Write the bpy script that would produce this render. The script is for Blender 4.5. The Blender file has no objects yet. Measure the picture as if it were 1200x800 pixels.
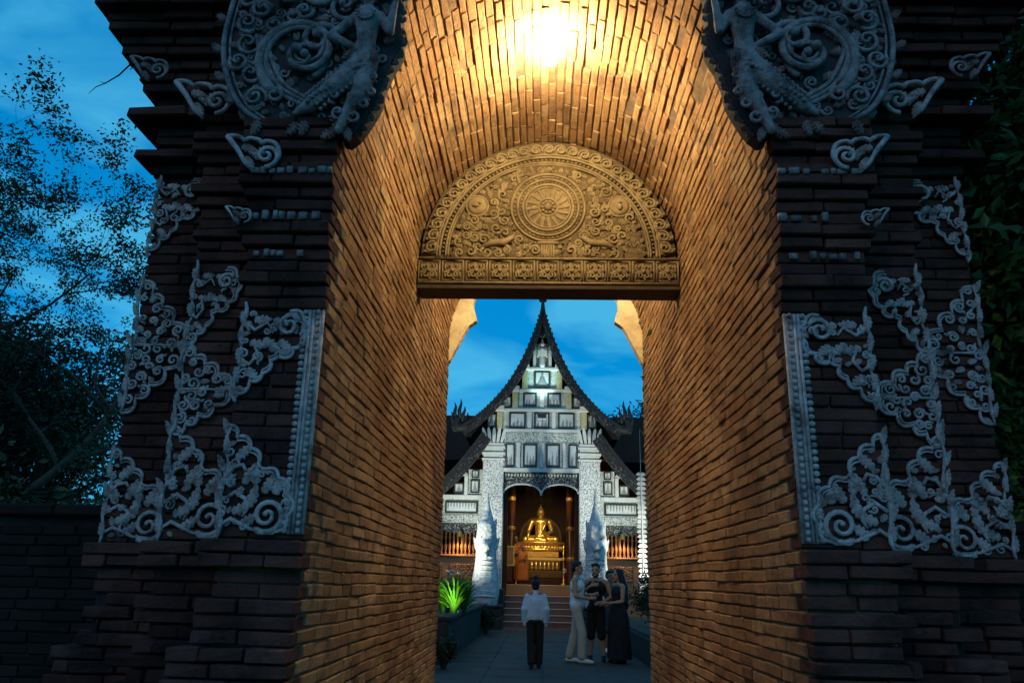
import bpy, bmesh, math, random
from math import sin, cos, pi, radians, sqrt, atan2
from mathutils import Vector, Matrix, Quaternion, noise

scene = bpy.context.scene
COL = scene.collection

# ------------------------------------------------------------------ camera
F_PX, YAW, PITCH, ROLL = 928.0, 0.0387, 0.2961, 0.021
CAM = Vector((-0.049, -3.79, 1.5))
_f = Vector((-sin(YAW) * cos(PITCH), cos(YAW) * cos(PITCH), sin(PITCH)))
_r = Vector((cos(YAW), sin(YAW), 0))
_u = _r.cross(_f)
CR = cos(ROLL) * _r + sin(ROLL) * _u
CU = -sin(ROLL) * _r + cos(ROLL) * _u
cd = bpy.data.cameras.new('camera')
cd.sensor_width = 36.0
cd.lens = F_PX * 36 / 1200
cd.clip_start = 0.05
cd.clip_end = 3000
cam = bpy.data.objects.new('camera', cd)
COL.objects.link(cam)
m = Matrix((CR, CU, -_f)).transposed().to_4x4()
m.translation = CAM
cam.matrix_world = m
scene.camera = cam

# ------------------------------------------------------------------ dusk sky
world = bpy.data.worlds.new('World')
scene.world = world
world.use_nodes = True
wn = world.node_tree
wn.nodes.clear()
N = wn.nodes.new
sky = N('ShaderNodeTexSky'); sky.sky_type = 'NISHITA'; sky.sun_disc = False
sky.sun_elevation = radians(4); sky.sun_rotation = radians(160)
sky.ozone_density = 8.0; sky.air_density = 1.0; sky.dust_density = 0.4
tint = N('ShaderNodeMix'); tint.data_type = 'RGBA'; tint.blend_type = 'MULTIPLY'
tint.inputs['Factor'].default_value = 1.0
tint.inputs[7].default_value = (0.015, 4.6, 2.8, 1)
base = N('ShaderNodeMix'); base.data_type = 'RGBA'; base.inputs['Factor'].default_value = 0.62
base.inputs[7].default_value = (0.01, 1.95, 4.6, 1)   # even blue-hour light
tc = N('ShaderNodeTexCoord')
mp = N('ShaderNodeMapping'); mp.inputs['Scale'].default_value = (1.0, 1.0, 2.6)
mp.inputs['Location'].default_value = (0.35, 0.32, 0.12)
nz = N('ShaderNodeTexNoise'); nz.inputs['Scale'].default_value = 4.2; nz.inputs['Detail'].default_value = 6
nz.inputs['Roughness'].default_value = 0.5; nz.inputs['Distortion'].default_value = 0.6
rp = N('ShaderNodeValToRGB')
rp.color_ramp.elements[0].position = 0.43; rp.color_ramp.elements[0].color = (0, 0, 0, 1)
rp.color_ramp.elements[1].position = 0.64; rp.color_ramp.elements[1].color = (0.65, 0.65, 0.65, 1)
cl = N('ShaderNodeMix'); cl.data_type = 'RGBA'
cl.inputs[7].default_value = (0.75, 4.3, 6.6, 1)
bg = N('ShaderNodeBackground'); bg.inputs['Strength'].default_value = 0.13
out = N('ShaderNodeOutputWorld')
L = wn.links.new
L(sky.outputs[0], tint.inputs[6]); L(tc.outputs['Generated'], mp.inputs[0]); L(mp.outputs[0], nz.inputs[0])
L(nz.outputs[0], rp.inputs[0]); L(rp.outputs[0], cl.inputs['Factor']); L(tint.outputs[2], base.inputs[6]); L(base.outputs[2], cl.inputs[6])
L(cl.outputs[2], bg.inputs[0]); L(bg.outputs[0], out.inputs[0])

# added warm fill on the fronts, standing in for street lamps behind the camera
sd = bpy.data.lights.new('warm_fill_sun', 'SUN'); sd.energy = 0.30; sd.angle = radians(40); sd.color = (1.0, 0.46, 0.32)
so = bpy.data.objects.new('warm_fill_sun', sd); COL.objects.link(so)
so.rotation_euler = (radians(55), 0, radians(-20))

vs = scene.view_settings
vs.view_transform = 'Standard'; vs.look = 'None'; vs.exposure = 0.0; vs.gamma = 1.0; vs.use_curve_mapping = False
scene.cycles.max_bounces = 6
scene.cycles.diffuse_bounces = 3
scene.cycles.glossy_bounces = 3
scene.cycles.transmission_bounces = 2
scene.cycles.volume_bounces = 0
scene.cycles.caustics_reflective = False
scene.cycles.caustics_refractive = False
scene.cycles.sample_clamp_indirect = 3.0
scene.cycles.use_denoising = True


# ------------------------------------------------------------------ mesh helpers
class MB:
    def __init__(self):
        self.v = []; self.f = []

    def add(self, vs, fs, M=None):
        o = len(self.v)
        if M is None:
            self.v.extend(tuple(p) for p in vs)
        else:
            self.v.extend(tuple(M @ Vector(p)) for p in vs)
        self.f.extend(tuple(i + o for i in f) for f in fs)
        return self

    def box(self, x0, x1, y0, y1, z0, z1, M=None):
        if x0 > x1: x0, x1 = x1, x0
        v = [(x0, y0, z0), (x1, y0, z0), (x1, y1, z0), (x0, y1, z0), (x0, y0, z1), (x1, y0, z1), (x1, y1, z1), (x0, y1, z1)]
        f = [(0, 3, 2, 1), (4, 5, 6, 7), (0, 1, 5, 4), (1, 2, 6, 5), (2, 3, 7, 6), (3, 0, 4, 7)]
        return self.add(v, f, M)

    def bevbox(self, x0, x1, y0, y1, z0, z1, c=0.01, M=None):
        cx, cy, cz = (x0 + x1) / 2, (y0 + y1) / 2, (z0 + z1) / 2
        v, f = chamfer_box(abs(x1 - x0), abs(y1 - y0), abs(z1 - z0), c)
        T = Matrix.Translation((cx, cy, cz))
        return self.add(v, f, T if M is None else M @ T)

    def tube(self, pts, r, sides=6, caps=True, M=None, closed=False):
        pts = [Vector(p) for p in pts]
        n = len(pts)
        if n < 2: return self
        rs = r if isinstance(r, (list, tuple)) else [r] * n
        V = []; Fs = []
        up = None
        for i, p in enumerate(pts):
            if closed:
                t = (pts[(i + 1) % n] - pts[i - 1])
            else:
                t = (pts[min(i + 1, n - 1)] - pts[max(i - 1, 0)])
            if t.length < 1e-9: t = Vector((0, 0, 1))
            t.normalize()
            if up is None:
                a = Vector((0, 0, 1)) if abs(t.z) < 0.9 else Vector((1, 0, 0))
                up = t.cross(a).normalized()
            else:
                up = (up - t * up.dot(t))
                if up.length < 1e-6: up = t.orthogonal()
                up.normalize()
            w = t.cross(up)
            for k in range(sides):
                an = 2 * pi * k / sides
                V.append(p + (up * cos(an) + w * sin(an)) * rs[i])
        m_ = n if closed else n - 1
        for i in range(m_):
            j = (i + 1) % n
            for k in range(sides):
                k2 = (k + 1) % sides
                Fs.append((i * sides + k, i * sides + k2, j * sides + k2, j * sides + k))
        if caps and not closed:
            Fs.append(tuple(reversed(range(sides)))); Fs.append(tuple((n - 1) * sides + k for k in range(sides)))
        return self.add(V, Fs, M)

    def lathe(self, prof, seg=16, M=None, sx=1.0, sy=1.0, cap=True):
        V = []; Fs = []
        for (r, z) in prof:
            for k in range(seg):
                an = 2 * pi * k / seg
                V.append((r * cos(an) * sx, r * sin(an) * sy, z))
        n = len(prof)
        for i in range(n - 1):
            for k in range(seg):
                k2 = (k + 1) % seg
                Fs.append((i * seg + k, i * seg + k2, (i + 1) * seg + k2, (i + 1) * seg + k))
        if cap:
            Fs.append(tuple(reversed(range(seg)))); Fs.append(tuple((n - 1) * seg + k for k in range(seg)))
        return self.add(V, Fs, M)

    def prism(self, outline, w0, w1, M=None):
        """outline (u,v) -> local (u, v, w)"""
        n = len(outline)
        V = [(u, v, w0) for u, v in outline] + [(u, v, w1) for u, v in outline]
        Fs = [tuple(reversed(range(n))), tuple(range(n, 2 * n))]
        for i in range(n):
            j = (i + 1) % n
            Fs.append((i, j, n + j, n + i))
        return self.add(V, Fs, M)

    def ball(self, c, r, seg=8, rings=5, M=None):
        rx, ry, rz = r if isinstance(r, (tuple, list)) else (r, r, r)
        V = []; Fs = []
        for i in range(1, rings):
            th = pi * i / rings
            for k in range(seg):
                an = 2 * pi * k / seg
                V.append((c[0] + rx * sin(th) * cos(an), c[1] + ry * sin(th) * sin(an), c[2] + rz * cos(th)))
        t = len(V); V.append((c[0], c[1], c[2] + rz)); V.append((c[0], c[1], c[2] - rz))
        for i in range(rings - 2):
            for k in range(seg):
                k2 = (k + 1) % seg
                Fs.append((i * seg + k, (i + 1) * seg + k, (i + 1) * seg + k2, i * seg + k2))
        for k in range(seg):
            k2 = (k + 1) % seg
            Fs.append((t, k, k2)); Fs.append((t + 1, (rings - 2) * seg + k2, (rings - 2) * seg + k))
        return self.add(V, Fs, M)

    def mesh(self, name, smooth=False):
        me = bpy.data.meshes.new(name)
        me.from_pydata(self.v, [], self.f)
        if smooth:
            me.polygons.foreach_set('use_smooth', [True] * len(me.polygons))
        me.update()
        return me

    def build(self, name, mat, parent=None, smooth=False, fix=True):
        me = self.mesh(name, smooth)
        if fix and len(self.f) < 60000:
            bm = bmesh.new(); bm.from_mesh(me)
            bmesh.ops.recalc_face_normals(bm, faces=bm.faces[:])
            bm.to_mesh(me); bm.free()
        me.materials.append(mat)
        o = bpy.data.objects.new(name, me)
        COL.objects.link(o)
        if parent is not None:
            o.parent = parent
            o.matrix_parent_inverse = PINV(parent)
        return o

    def local(self, name, mat, parent, smooth=False, fix=True):
        return loc_parent(self.build(name, mat, None, smooth, fix), parent)


def PINV(p):
    return p.matrix_basis.inverted()


def chamfer_box(lx, ly, lz, c, rng=None, j=0.0):
    c = min(c, lx * .3, ly * .3, lz * .3)
    V = []; idx = {}
    for sx in (-1, 1):
        for sy in (-1, 1):
            for sz in (-1, 1):
                jx = jy = jz = 0
                if rng:
                    jx, jy, jz = rng.uniform(-j, j), rng.uniform(-j, j), rng.uniform(-j, j)
                for a in range(3):
                    q = [sx * (lx / 2 - (c if a != 0 else 0)) + jx, sy * (ly / 2 - (c if a != 1 else 0)) + jy, sz * (lz / 2 - (c if a != 2 else 0)) + jz]
                    idx[(sx, sy, sz, a)] = len(V); V.append(tuple(q))
    I = idx
    Fs = []
    for s in (-1, 1):
        fx = [I[(s, -1, -1, 0)], I[(s, 1, -1, 0)], I[(s, 1, 1, 0)], I[(s, -1, 1, 0)]]
        fy = [I[(-1, s, -1, 1)], I[(1, s, -1, 1)], I[(1, s, 1, 1)], I[(-1, s, 1, 1)]]
        fz = [I[(-1, -1, s, 2)], I[(1, -1, s, 2)], I[(1, 1, s, 2)], I[(-1, 1, s, 2)]]
        if s < 0: fx.reverse(); fz.reverse()
        else: fy.reverse()
        Fs += [tuple(fx), tuple(fy), tuple(fz)]
    for s1 in (-1, 1):
        for s2 in (-1, 1):
            e = [(I[(s1, s2, -1, 0)], I[(s1, s2, 1, 0)], I[(s1, s2, 1, 1)], I[(s1, s2, -1, 1)]),
                 (I[(s1, -1, s2, 0)], I[(s1, -1, s2, 2)], I[(s1, 1, s2, 2)], I[(s1, 1, s2, 0)]),
                 (I[(-1, s1, s2, 1)], I[(1, s1, s2, 1)], I[(1, s1, s2, 2)], I[(-1, s1, s2, 2)])]
            if s1 * s2 > 0:
                e = [tuple(reversed(q)) for q in e]
            Fs += [e[0], e[1], tuple(reversed(e[2])) if False else e[2]]
    for sx in (-1, 1):
        for sy in (-1, 1):
            for sz in (-1, 1):
                t = (I[(sx, sy, sz, 0)], I[(sx, sy, sz, 1)], I[(sx, sy, sz, 2)])
                Fs.append(t if sx * sy * sz > 0 else tuple(reversed(t)))
    return V, Fs


def empty(name, loc=(0, 0, 0), rz=0.0, label=None, cat=None, group=None):
    o = bpy.data.objects.new(name, None)
    COL.objects.link(o)
    o.empty_display_size = 0.2
    o.location = loc; o.rotation_euler = (0, 0, rz)
    tag(o, label, cat, group)
    return o


def tag(o, label=None, cat=None, group=None, kind=None):
    if label: o['label'] = label
    if cat: o['category'] = cat
    if group: o['group'] = group
    if kind: o['kind'] = kind
    return o


def loc_parent(o, p):
    """parent with identity inverse: the mesh is written in the parent's own space"""
    o.parent = p
    o.matrix_parent_inverse = Matrix.Identity(4)
    return o


# ------------------------------------------------------------------ materials
def mat(name, col=(0.5, 0.5, 0.5), rough=0.8, col2=None, nscale=6.0, metal=0.0, bump=0.0, bscale=40.0, spec=0.3,
        rand=None, dark=None, dscale=1.5, emit=None, estr=0.0, detail=5.0, patch=None):
    m_ = bpy.data.materials.new(name); m_.use_nodes = True
    nt = m_.node_tree; b = nt.nodes['Principled BSDF']
    b.inputs['Roughness'].default_value = rough; b.inputs['Metallic'].default_value = metal
    b.inputs['Specular IOR Level'].default_value = spec
    b.inputs['Base Color'].default_value = (*col, 1)
    lk = nt.links.new
    tcn = nt.nodes.new('ShaderNodeTexCoord')
    src = None
    geo = nt.nodes.new('ShaderNodeNewGeometry')
    pos = geo.outputs['Position']
    if col2:
        nn = nt.nodes.new('ShaderNodeTexNoise'); nn.inputs['Scale'].default_value = nscale; nn.inputs['Detail'].default_value = detail
        nn.inputs['Roughness'].default_value = 0.65
        lk(pos, nn.inputs['Vector'])
        cr = nt.nodes.new('ShaderNodeValToRGB')
        cr.color_ramp.elements[0].position = 0.35; cr.color_ramp.elements[0].color = (*col, 1)
        cr.color_ramp.elements[1].position = 0.68; cr.color_ramp.elements[1].color = (*col2, 1)
        lk(nn.outputs[0], cr.inputs[0]); src = cr.outputs[0]
    if rand:
        oi = nt.nodes.new('ShaderNodeObjectInfo')
        ad = nt.nodes.new('ShaderNodeMath'); ad.operation = 'ADD'
        lk(geo.outputs['Random Per Island'], ad.inputs[0]); lk(oi.outputs['Random'], ad.inputs[1])
        fr = nt.nodes.new('ShaderNodeMath'); fr.operation = 'FRACT'; lk(ad.outputs[0], fr.inputs[0])
        cr2 = nt.nodes.new('ShaderNodeValToRGB')
        els = cr2.color_ramp.elements
        while len(els) < len(rand): els.new(0.5)
        for i, c in enumerate(rand):
            els[i].position = i / (len(rand) - 1); els[i].color = (*c, 1)
        lk(fr.outputs[0], cr2.inputs[0])
        if src is None:
            src = cr2.outputs[0]
        else:
            mx = nt.nodes.new('ShaderNodeMix'); mx.data_type = 'RGBA'; mx.inputs['Factor'].default_value = 0.6
            lk(src, mx.inputs[6]); lk(cr2.outputs[0], mx.inputs[7]); src = mx.outputs[2]
    if dark:
        n2 = nt.nodes.new('ShaderNodeTexNoise'); n2.inputs['Scale'].default_value = dscale; n2.inputs['Detail'].default_value = 8
        n2.inputs['Roughness'].default_value = 0.7
        lk(pos, n2.inputs['Vector'])
        cr3 = nt.nodes.new('ShaderNodeValToRGB')
        cr3.color_ramp.elements[0].position = 0.48; cr3.color_ramp.elements[0].color = (0, 0, 0, 1)
        cr3.color_ramp.elements[1].position = 0.66; cr3.color_ramp.elements[1].color = (0.85, 0.85, 0.85, 1)
        lk(n2.outputs[0], cr3.inputs[0])
        mx = nt.nodes.new('ShaderNodeMix'); mx.data_type = 'RGBA'
        lk(cr3.outputs[0], mx.inputs['Factor'])
        if src: lk(src, mx.inputs[6])
        else: mx.inputs[6].default_value = (*col, 1)
        mx.inputs[7].default_value = (*dark, 1); src = mx.outputs[2]
    if patch:
        n3 = nt.nodes.new('ShaderNodeTexNoise'); n3.inputs['Scale'].default_value = patch[0]; n3.inputs['Detail'].default_value = 4
        lk(pos, n3.inputs['Vector'])
        c4 = nt.nodes.new('ShaderNodeValToRGB')
        c4.color_ramp.elements[0].position = 0.34; c4.color_ramp.elements[0].color = (*patch[1], 1)
        c4.color_ramp.elements[1].position = 0.62; c4.color_ramp.elements[1].color = (*patch[2], 1)
        lk(n3.outputs[0], c4.inputs[0])
        mx = nt.nodes.new('ShaderNodeMix'); mx.data_type = 'RGBA'; mx.blend_type = 'MULTIPLY'; mx.inputs['Factor'].default_value = 1.0
        lk(src, mx.inputs[6]); lk(c4.outputs[0], mx.inputs[7]); src = mx.outputs[2]
    if src: lk(src, b.inputs['Base Color'])
    if bump > 0:
        bn = nt.nodes.new('ShaderNodeTexNoise'); bn.inputs['Scale'].default_value = bscale; bn.inputs['Detail'].default_value = 6
        bn.inputs['Roughness'].default_value = 0.7
        lk(pos, bn.inputs['Vector'])
        bp = nt.nodes.new('ShaderNodeBump'); bp.inputs['Strength'].default_value = bump; bp.inputs['Distance'].default_value = 0.02
        lk(bn.outputs[0], bp.inputs['Height']); lk(bp.outputs[0], b.inputs['Normal'])
    if emit:
        b.inputs['Emission Color'].default_value = (*emit, 1); b.inputs['Emission Strength'].default_value = estr
    return m_


def mosaic(name, light, dark_c, scale, thresh=0.45, metal=0.0, rough=0.45, soft=0.06):
    """white stucco set with small dark glass tesserae"""
    m_ = mat(name, light, rough)
    nt = m_.node_tree; b = nt.nodes['Principled BSDF']; lk = nt.links.new
    geo = nt.nodes.new('ShaderNodeNewGeometry')
    v = nt.nodes.new('ShaderNodeTexVoronoi'); v.inputs['Scale'].default_value = scale
    n = nt.nodes.new('ShaderNodeTexNoise'); n.inputs['Scale'].default_value = scale * 0.55; n.inputs['Detail'].default_value = 3
    lk(geo.outputs['Position'], v.inputs['Vector']); lk(geo.outputs['Position'], n.inputs['Vector'])
    ad = nt.nodes.new('ShaderNodeMath'); ad.operation = 'MULTIPLY'; lk(v.outputs['Distance'], ad.inputs[0]); lk(n.outputs[0], ad.inputs[1])
    ad2 = nt.nodes.new('ShaderNodeMath'); ad2.operation = 'MULTIPLY'; ad2.inputs[1].default_value = 2.0; lk(ad.outputs[0], ad2.inputs[0])
    cr = nt.nodes.new('ShaderNodeValToRGB')
    cr.color_ramp.elements[0].position = thresh - soft; cr.color_ramp.elements[0].color = (*light, 1)
    cr.color_ramp.elements[1].position = thresh + soft; cr.color_ramp.elements[1].color = (*dark_c, 1)
    lk(ad2.outputs[0], cr.inputs[0]); lk(cr.outputs[0], b.inputs['Base Color'])
    b.inputs['Metallic'].default_value = metal
    bp = nt.nodes.new('ShaderNodeBump'); bp.inputs['Strength'].default_value = 0.5; bp.inputs['Distance'].default_value = 0.03
    bp.invert = True
    lk(ad2.outputs[0], bp.inputs['Height']); lk(bp.outputs[0], b.inputs['Normal'])
    return m_


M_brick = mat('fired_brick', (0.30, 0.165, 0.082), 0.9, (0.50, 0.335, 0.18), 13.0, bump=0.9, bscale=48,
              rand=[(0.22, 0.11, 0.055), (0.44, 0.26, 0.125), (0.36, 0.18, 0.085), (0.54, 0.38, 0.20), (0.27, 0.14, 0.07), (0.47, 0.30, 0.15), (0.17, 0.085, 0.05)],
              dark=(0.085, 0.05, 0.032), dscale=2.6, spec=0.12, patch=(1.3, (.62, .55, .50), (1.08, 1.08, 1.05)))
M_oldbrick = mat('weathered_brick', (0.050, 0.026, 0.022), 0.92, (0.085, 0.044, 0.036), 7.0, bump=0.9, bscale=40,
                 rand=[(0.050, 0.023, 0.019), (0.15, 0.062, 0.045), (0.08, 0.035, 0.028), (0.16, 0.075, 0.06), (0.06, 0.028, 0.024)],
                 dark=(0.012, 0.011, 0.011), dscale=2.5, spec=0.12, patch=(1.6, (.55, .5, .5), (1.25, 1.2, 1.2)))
M_wallbrick = mat('shaded_black_brick', (0.016, 0.013, 0.012), 0.95, (0.030, 0.022, 0.019), 5.0, bump=0.6, bscale=40,
                  rand=[(0.012, 0.010, 0.010), (0.034, 0.024, 0.020), (0.018, 0.014, 0.013)], dark=(0.008, 0.009, 0.008), dscale=2.0, spec=0.1)  # near-black: the trees' shade on the boundary wall is put into its colour
M_mortar = mat('old_mortar', (0.10, 0.066, 0.042), 0.95, (0.21, 0.145, 0.09), 9, bump=0.4, bscale=70, spec=0.1)
M_darkcore = mat('dark_masonry', (0.02, 0.016, 0.015), 0.95, (0.045, 0.034, 0.030), 5, bump=0.5, bscale=30, spec=0.1)
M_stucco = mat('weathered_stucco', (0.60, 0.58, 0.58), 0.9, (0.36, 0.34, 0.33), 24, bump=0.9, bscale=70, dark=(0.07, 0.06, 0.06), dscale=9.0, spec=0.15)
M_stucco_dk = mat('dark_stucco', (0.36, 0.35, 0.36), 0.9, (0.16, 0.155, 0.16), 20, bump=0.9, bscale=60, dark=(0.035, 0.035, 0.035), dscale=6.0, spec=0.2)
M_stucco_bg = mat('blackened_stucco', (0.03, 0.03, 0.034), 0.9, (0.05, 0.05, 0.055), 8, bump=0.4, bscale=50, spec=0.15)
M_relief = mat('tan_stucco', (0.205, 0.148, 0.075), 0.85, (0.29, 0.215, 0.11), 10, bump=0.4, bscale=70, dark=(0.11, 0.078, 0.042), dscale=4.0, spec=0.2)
M_reliefbg = mat('shaded_tan_ground', (0.085, 0.058, 0.03), 0.9, (0.125, 0.088, 0.045), 10, bump=0.45, bscale=60, spec=0.15)  # darker than the relief: recess shade behind the carving put into the colour
M_wood = mat('dark_old_wood', (0.035, 0.022, 0.014), 0.8, (0.06, 0.04, 0.025), 12, bump=0.4, bscale=35)
M_cream = mat('cream_plaster', (0.80, 0.68, 0.44), 0.8, (0.68, 0.55, 0.34), 5, bump=0.3, bscale=25, dark=(0.36, 0.26, 0.15), dscale=3.0)
M_ground = mat('earth', (0.035, 0.03, 0.026), 0.95, (0.06, 0.05, 0.04), 2.0, bump=0.4, bscale=12)
M_paving = mat('grey_paving', (0.062, 0.045, 0.038), 0.8, (0.095, 0.070, 0.060), 3.0, bump=0.35, bscale=20, dark=(0.032, 0.025, 0.022), dscale=0.9)
M_stone = mat('dark_stone', (0.025, 0.022, 0.020), 0.85, (0.045, 0.04, 0.036), 4.0, bump=0.4, bscale=20)

random.seed(7)

# ------------------------------------------------------------------ ground
g = MB()
g.add([(-400, -200, 0), (400, -200, 0), (400, 600, 0), (-400, 600, 0)], [(0, 1, 2, 3)])
tag(g.build('ground', M_ground, fix=False), kind='structure')
path = tag(MB().box(-1.95, 2.05, -6, 25.9, -0.05, 0.012).build('path', M_mortar), kind='structure')
rg = random.Random(5)
slabs = []
for j in range(17):
    y0 = 5.6 + j * 1.2
    xs = [-1.93, -0.95, 0.03, 1.02, 2.03]
    for i in range(4):
        v, f = chamfer_box(xs[i + 1] - xs[i] - 0.008, 1.192, 0.05, 0.004, rg, 0.002)
        b = MB(); b.add(v, f)
        o = b.build('paving_slab', M_paving)
        o.location = ((xs[i] + xs[i + 1]) / 2, y0 + 0.6, 0.0 + rg.uniform(-0.003, 0.003))
        o.parent = path

# ------------------------------------------------------------------ the brick gatehouse
A = 1.15; ZS = 4.285; LEN = 5.35; YL = 2.70
XK = [A, 1.57, 2.02, 2.51]; YK = [0.0, 0.35, 0.70]
gate = empty('brick_gatehouse', (0, 0, 0), 0, 'tall old brick temple gateway with vaulted passage and stucco scrollwork on its piers', 'gateway')


def lerp_prof(prof, z):
    p = 0.0
    for zz, pp in prof:
        if z >= zz: p = pp
    return p


BASE = [(0, .12), (1.18, .05), (1.40, -.004), (1.55, .06), (1.645, 0.0)]
CAPT = [(0, .012), (.134, .04), (.20, .018), (.335, .05), (.40, .075), (.47, .04), (.60, .065), (.67, .095), (.80, .05), (.87, .08), (.94, .10)]
TOPZ = [2.82, 3.22, 3.96]


def proj_at(k, z):
    if z < TOPZ[k]: return lerp_prof(BASE, z)
    t = z - TOPZ[k]
    if k < 2:
        return lerp_prof(CAPT, t) if t < 1.1 else 0.10 + 0.03 * (int(t / .16) % 2) + max(0, (t - 1.1) * .25)
    P3 = [(0, .04), (.06, .13), (.14, .03), (.20, .05), (.30, .19), (.40, .08), (.48, .07)]
    if t < .54: return lerp_prof(P3, t)
    return 0.09 + (t - .5) * 0.55 + 0.02 * (int(t / .078) % 2)


HC = 0.067
bricks = []   # (centre, Ldir, Ndir(out), Hdir, length, height, depth, proud, old?)
rb = random.Random(11)


def put_brick(c, Ld, Nd, Hd, l, h, d, old):
    bricks.append((Vector(c), Vector(Ld), Vector(Nd), Vector(Hd), l, h, d, old))


def wob(y, z, s):
    return 0.010 * noise.noise(Vector((y * 0.7, z * 0.5, s * 7.3))) + 0.006 * noise.noise(Vector((y * 2.1, z * 0.9, s * 3.1)))


def run(l0, l1, lo=0.17, hi=0.34):
    out_ = []; p = l0
    while p < l1 - 1e-4:
        q = p + rb.uniform(lo, hi)
        if l1 - q < lo * .8: q = l1
        out_.append((p, min(q, l1))); p = min(q, l1)
    return out_


ncourse = int(ZS / HC)
for s in (-1, 1):
    for i in range(ncourse + 1):
        z = (i + .5) * HC
        y0 = 0.145 if i % 2 else 0.052
        for (p, q) in run(y0, LEN - 0.01):
            zz = z + wob((p + q) / 2, z, s)
            prd = rb.gauss(0, 0.0026) + 0.007 * noise.noise(Vector(((p + q) * .5, z * .8, s * 5.0)))
            pop = rb.uniform(-.002, .002)
            put_brick((s * (A - prd) + s * .05, (p + q) / 2, zz + pop), (0, 1, 0), (-s, 0, 0), (0, 0, 1), q - p - rb.uniform(.002, .007), HC - rb.uniform(.004, .010), .10, False)
# vault
nv = 54
for i in range(nv):
    th = (i + .5) / nv * pi
    w = pi * A / nv
    for (p, q) in run(0.02 + rb.uniform(0, .05), LEN - 0.01, .17, .36):
        yy = (p + q) / 2
        prd = rb.gauss(0, 0.003) + 0.006 * noise.noise(Vector((yy * .8, i * .4, 9.0)))
        if rb.random() < .05: prd -= rb.uniform(.006, .02)
        t2 = th + wob(yy, i * .2, 4) / A * 1.6
        R_ = A - prd + .05
        put_brick((-R_ * cos(t2), yy, ZS + R_ * sin(t2)), (0, 1, 0), (cos(t2), 0, -sin(t2)), (sin(t2), 0, cos(t2)), q - p - rb.uniform(.003, .010), w - rb.uniform(.005, .014), .10, False)
# piers: three stepped faces a side, course by course
for s in (-1, 1):
    nz_ = int(5.9 / HC)
    for i in range(nz_):
        z = (i + .5) * HC
        for k in range(3):
            if k < 2 and z > (5.1 if k == 0 else 5.4): continue
            if k == 0 and z > 3.88: continue
            if k == 1 and z > 4.35: continue
            pr = proj_at(k, z)
            xi = XK[k] - (0.0 if k == 0 else 0.10)
            xo = XK[k + 1] + pr
            yf = YK[k] - pr
            lowp = z < 1.55
            for (p, q) in run(xi, xo, .16, .40 if lowp else .34):
                x_ = (p + q) / 2
                ed = 0.0
                prd = rb.gauss(0, .005 if not lowp else .010)
                if lowp and z < 1.4 and q > xo - .01 and rb.random() < .35: ed = rb.uniform(.03, .16)
                dep = .14 + max(pr, 0)
                if k == 0 and p < A + .01 and i % 2 == 0: dep = .045 + max(pr, 0)
                zz = z + .004 * noise.noise(Vector((x_ * 2, z, s)))
                put_brick((s * (x_ - ed / 2), yf - prd + dep / 2, zz), (1, 0, 0), (0, -1, 0), (0, 0, 1), q - p - ed - rb.uniform(.003, .010), HC - rb.uniform(.005, .012), dep, True)
            # the return facing outwards
            yb = YK[k + 1] if k < 2 else 1.6
            for (p, q) in run(yf + .14 + max(pr, 0), yb + .05 if k < 2 else yb, .2, .4):
                dep = .12 + max(pr, 0)
                put_brick((s * (xo - dep / 2), (p + q) / 2, z), (0, 1, 0), (s, 0, 0), (0, 0, 1), q - p - .008, HC - .009, dep, True)


def pscore(b):
    c, Ld, Nd, Hd, l, h, d, old = b
    fc = c + Nd * d / 2
    v = fc - CAM
    z = v.dot(_f)
    if z < .2: return 0
    x = v.dot(CR) / z * F_PX; y = v.dot(CU) / z * F_PX
    if abs(x) > 590 or abs(y) > 390: return 0
    if not old and fc.y > YL and fc.z > 3.9: return 0
    if old and fc.y < .1 and fc.z > 3.85: return 0
    cs = -v.normalized().dot(Nd)
    if cs <= 0: return 0
    return l * h * cs / (z * z)


order = sorted(range(len(bricks)), key=lambda i: -pscore(bricks[i]))
single = set(order[:296])
var = []
for i in range(14):
    v, f = chamfer_box(.26, .10, .058, .0065, rb, .0032)
    for mm in (M_brick, M_oldbrick):
        b_ = MB(); b_.add(v, f); me = b_.mesh('brick'); me.materials.append(mm); var.append(me)
joined = {False: MB(), True: MB()}
for i, (c, Ld, Nd, Hd, l, h, d, old) in enumerate(bricks):
    tilt = rb.gauss(0, .005); tw = rb.gauss(0, .006)
    D = -Nd
    R3 = Matrix((Ld, D, Hd)).transposed()
    R3 = R3 @ Matrix.Rotation(tw, 3, 'Z') @ Matrix.Rotation(tilt, 3, 'Y')
    M4 = R3.to_4x4(); M4.translation = c
    if i in single:
        o = bpy.data.objects.new('brick', var[2 * rb.randrange(14) + (1 if old else 0)])
        COL.objects.link(o)
        o.parent = gate
        o.matrix_basis = M4 @ Matrix.Diagonal((l / .26, d / .10, h / .058, 1))
    else:
        v, f = chamfer_box(l, d, h, .0065, rb, .0032)
        joined[old].add(v, f, M4)
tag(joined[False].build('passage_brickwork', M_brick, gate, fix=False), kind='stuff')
tag(joined[True].build('pier_brickwork', M_oldbrick, gate, fix=False), kind='stuff')


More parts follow.
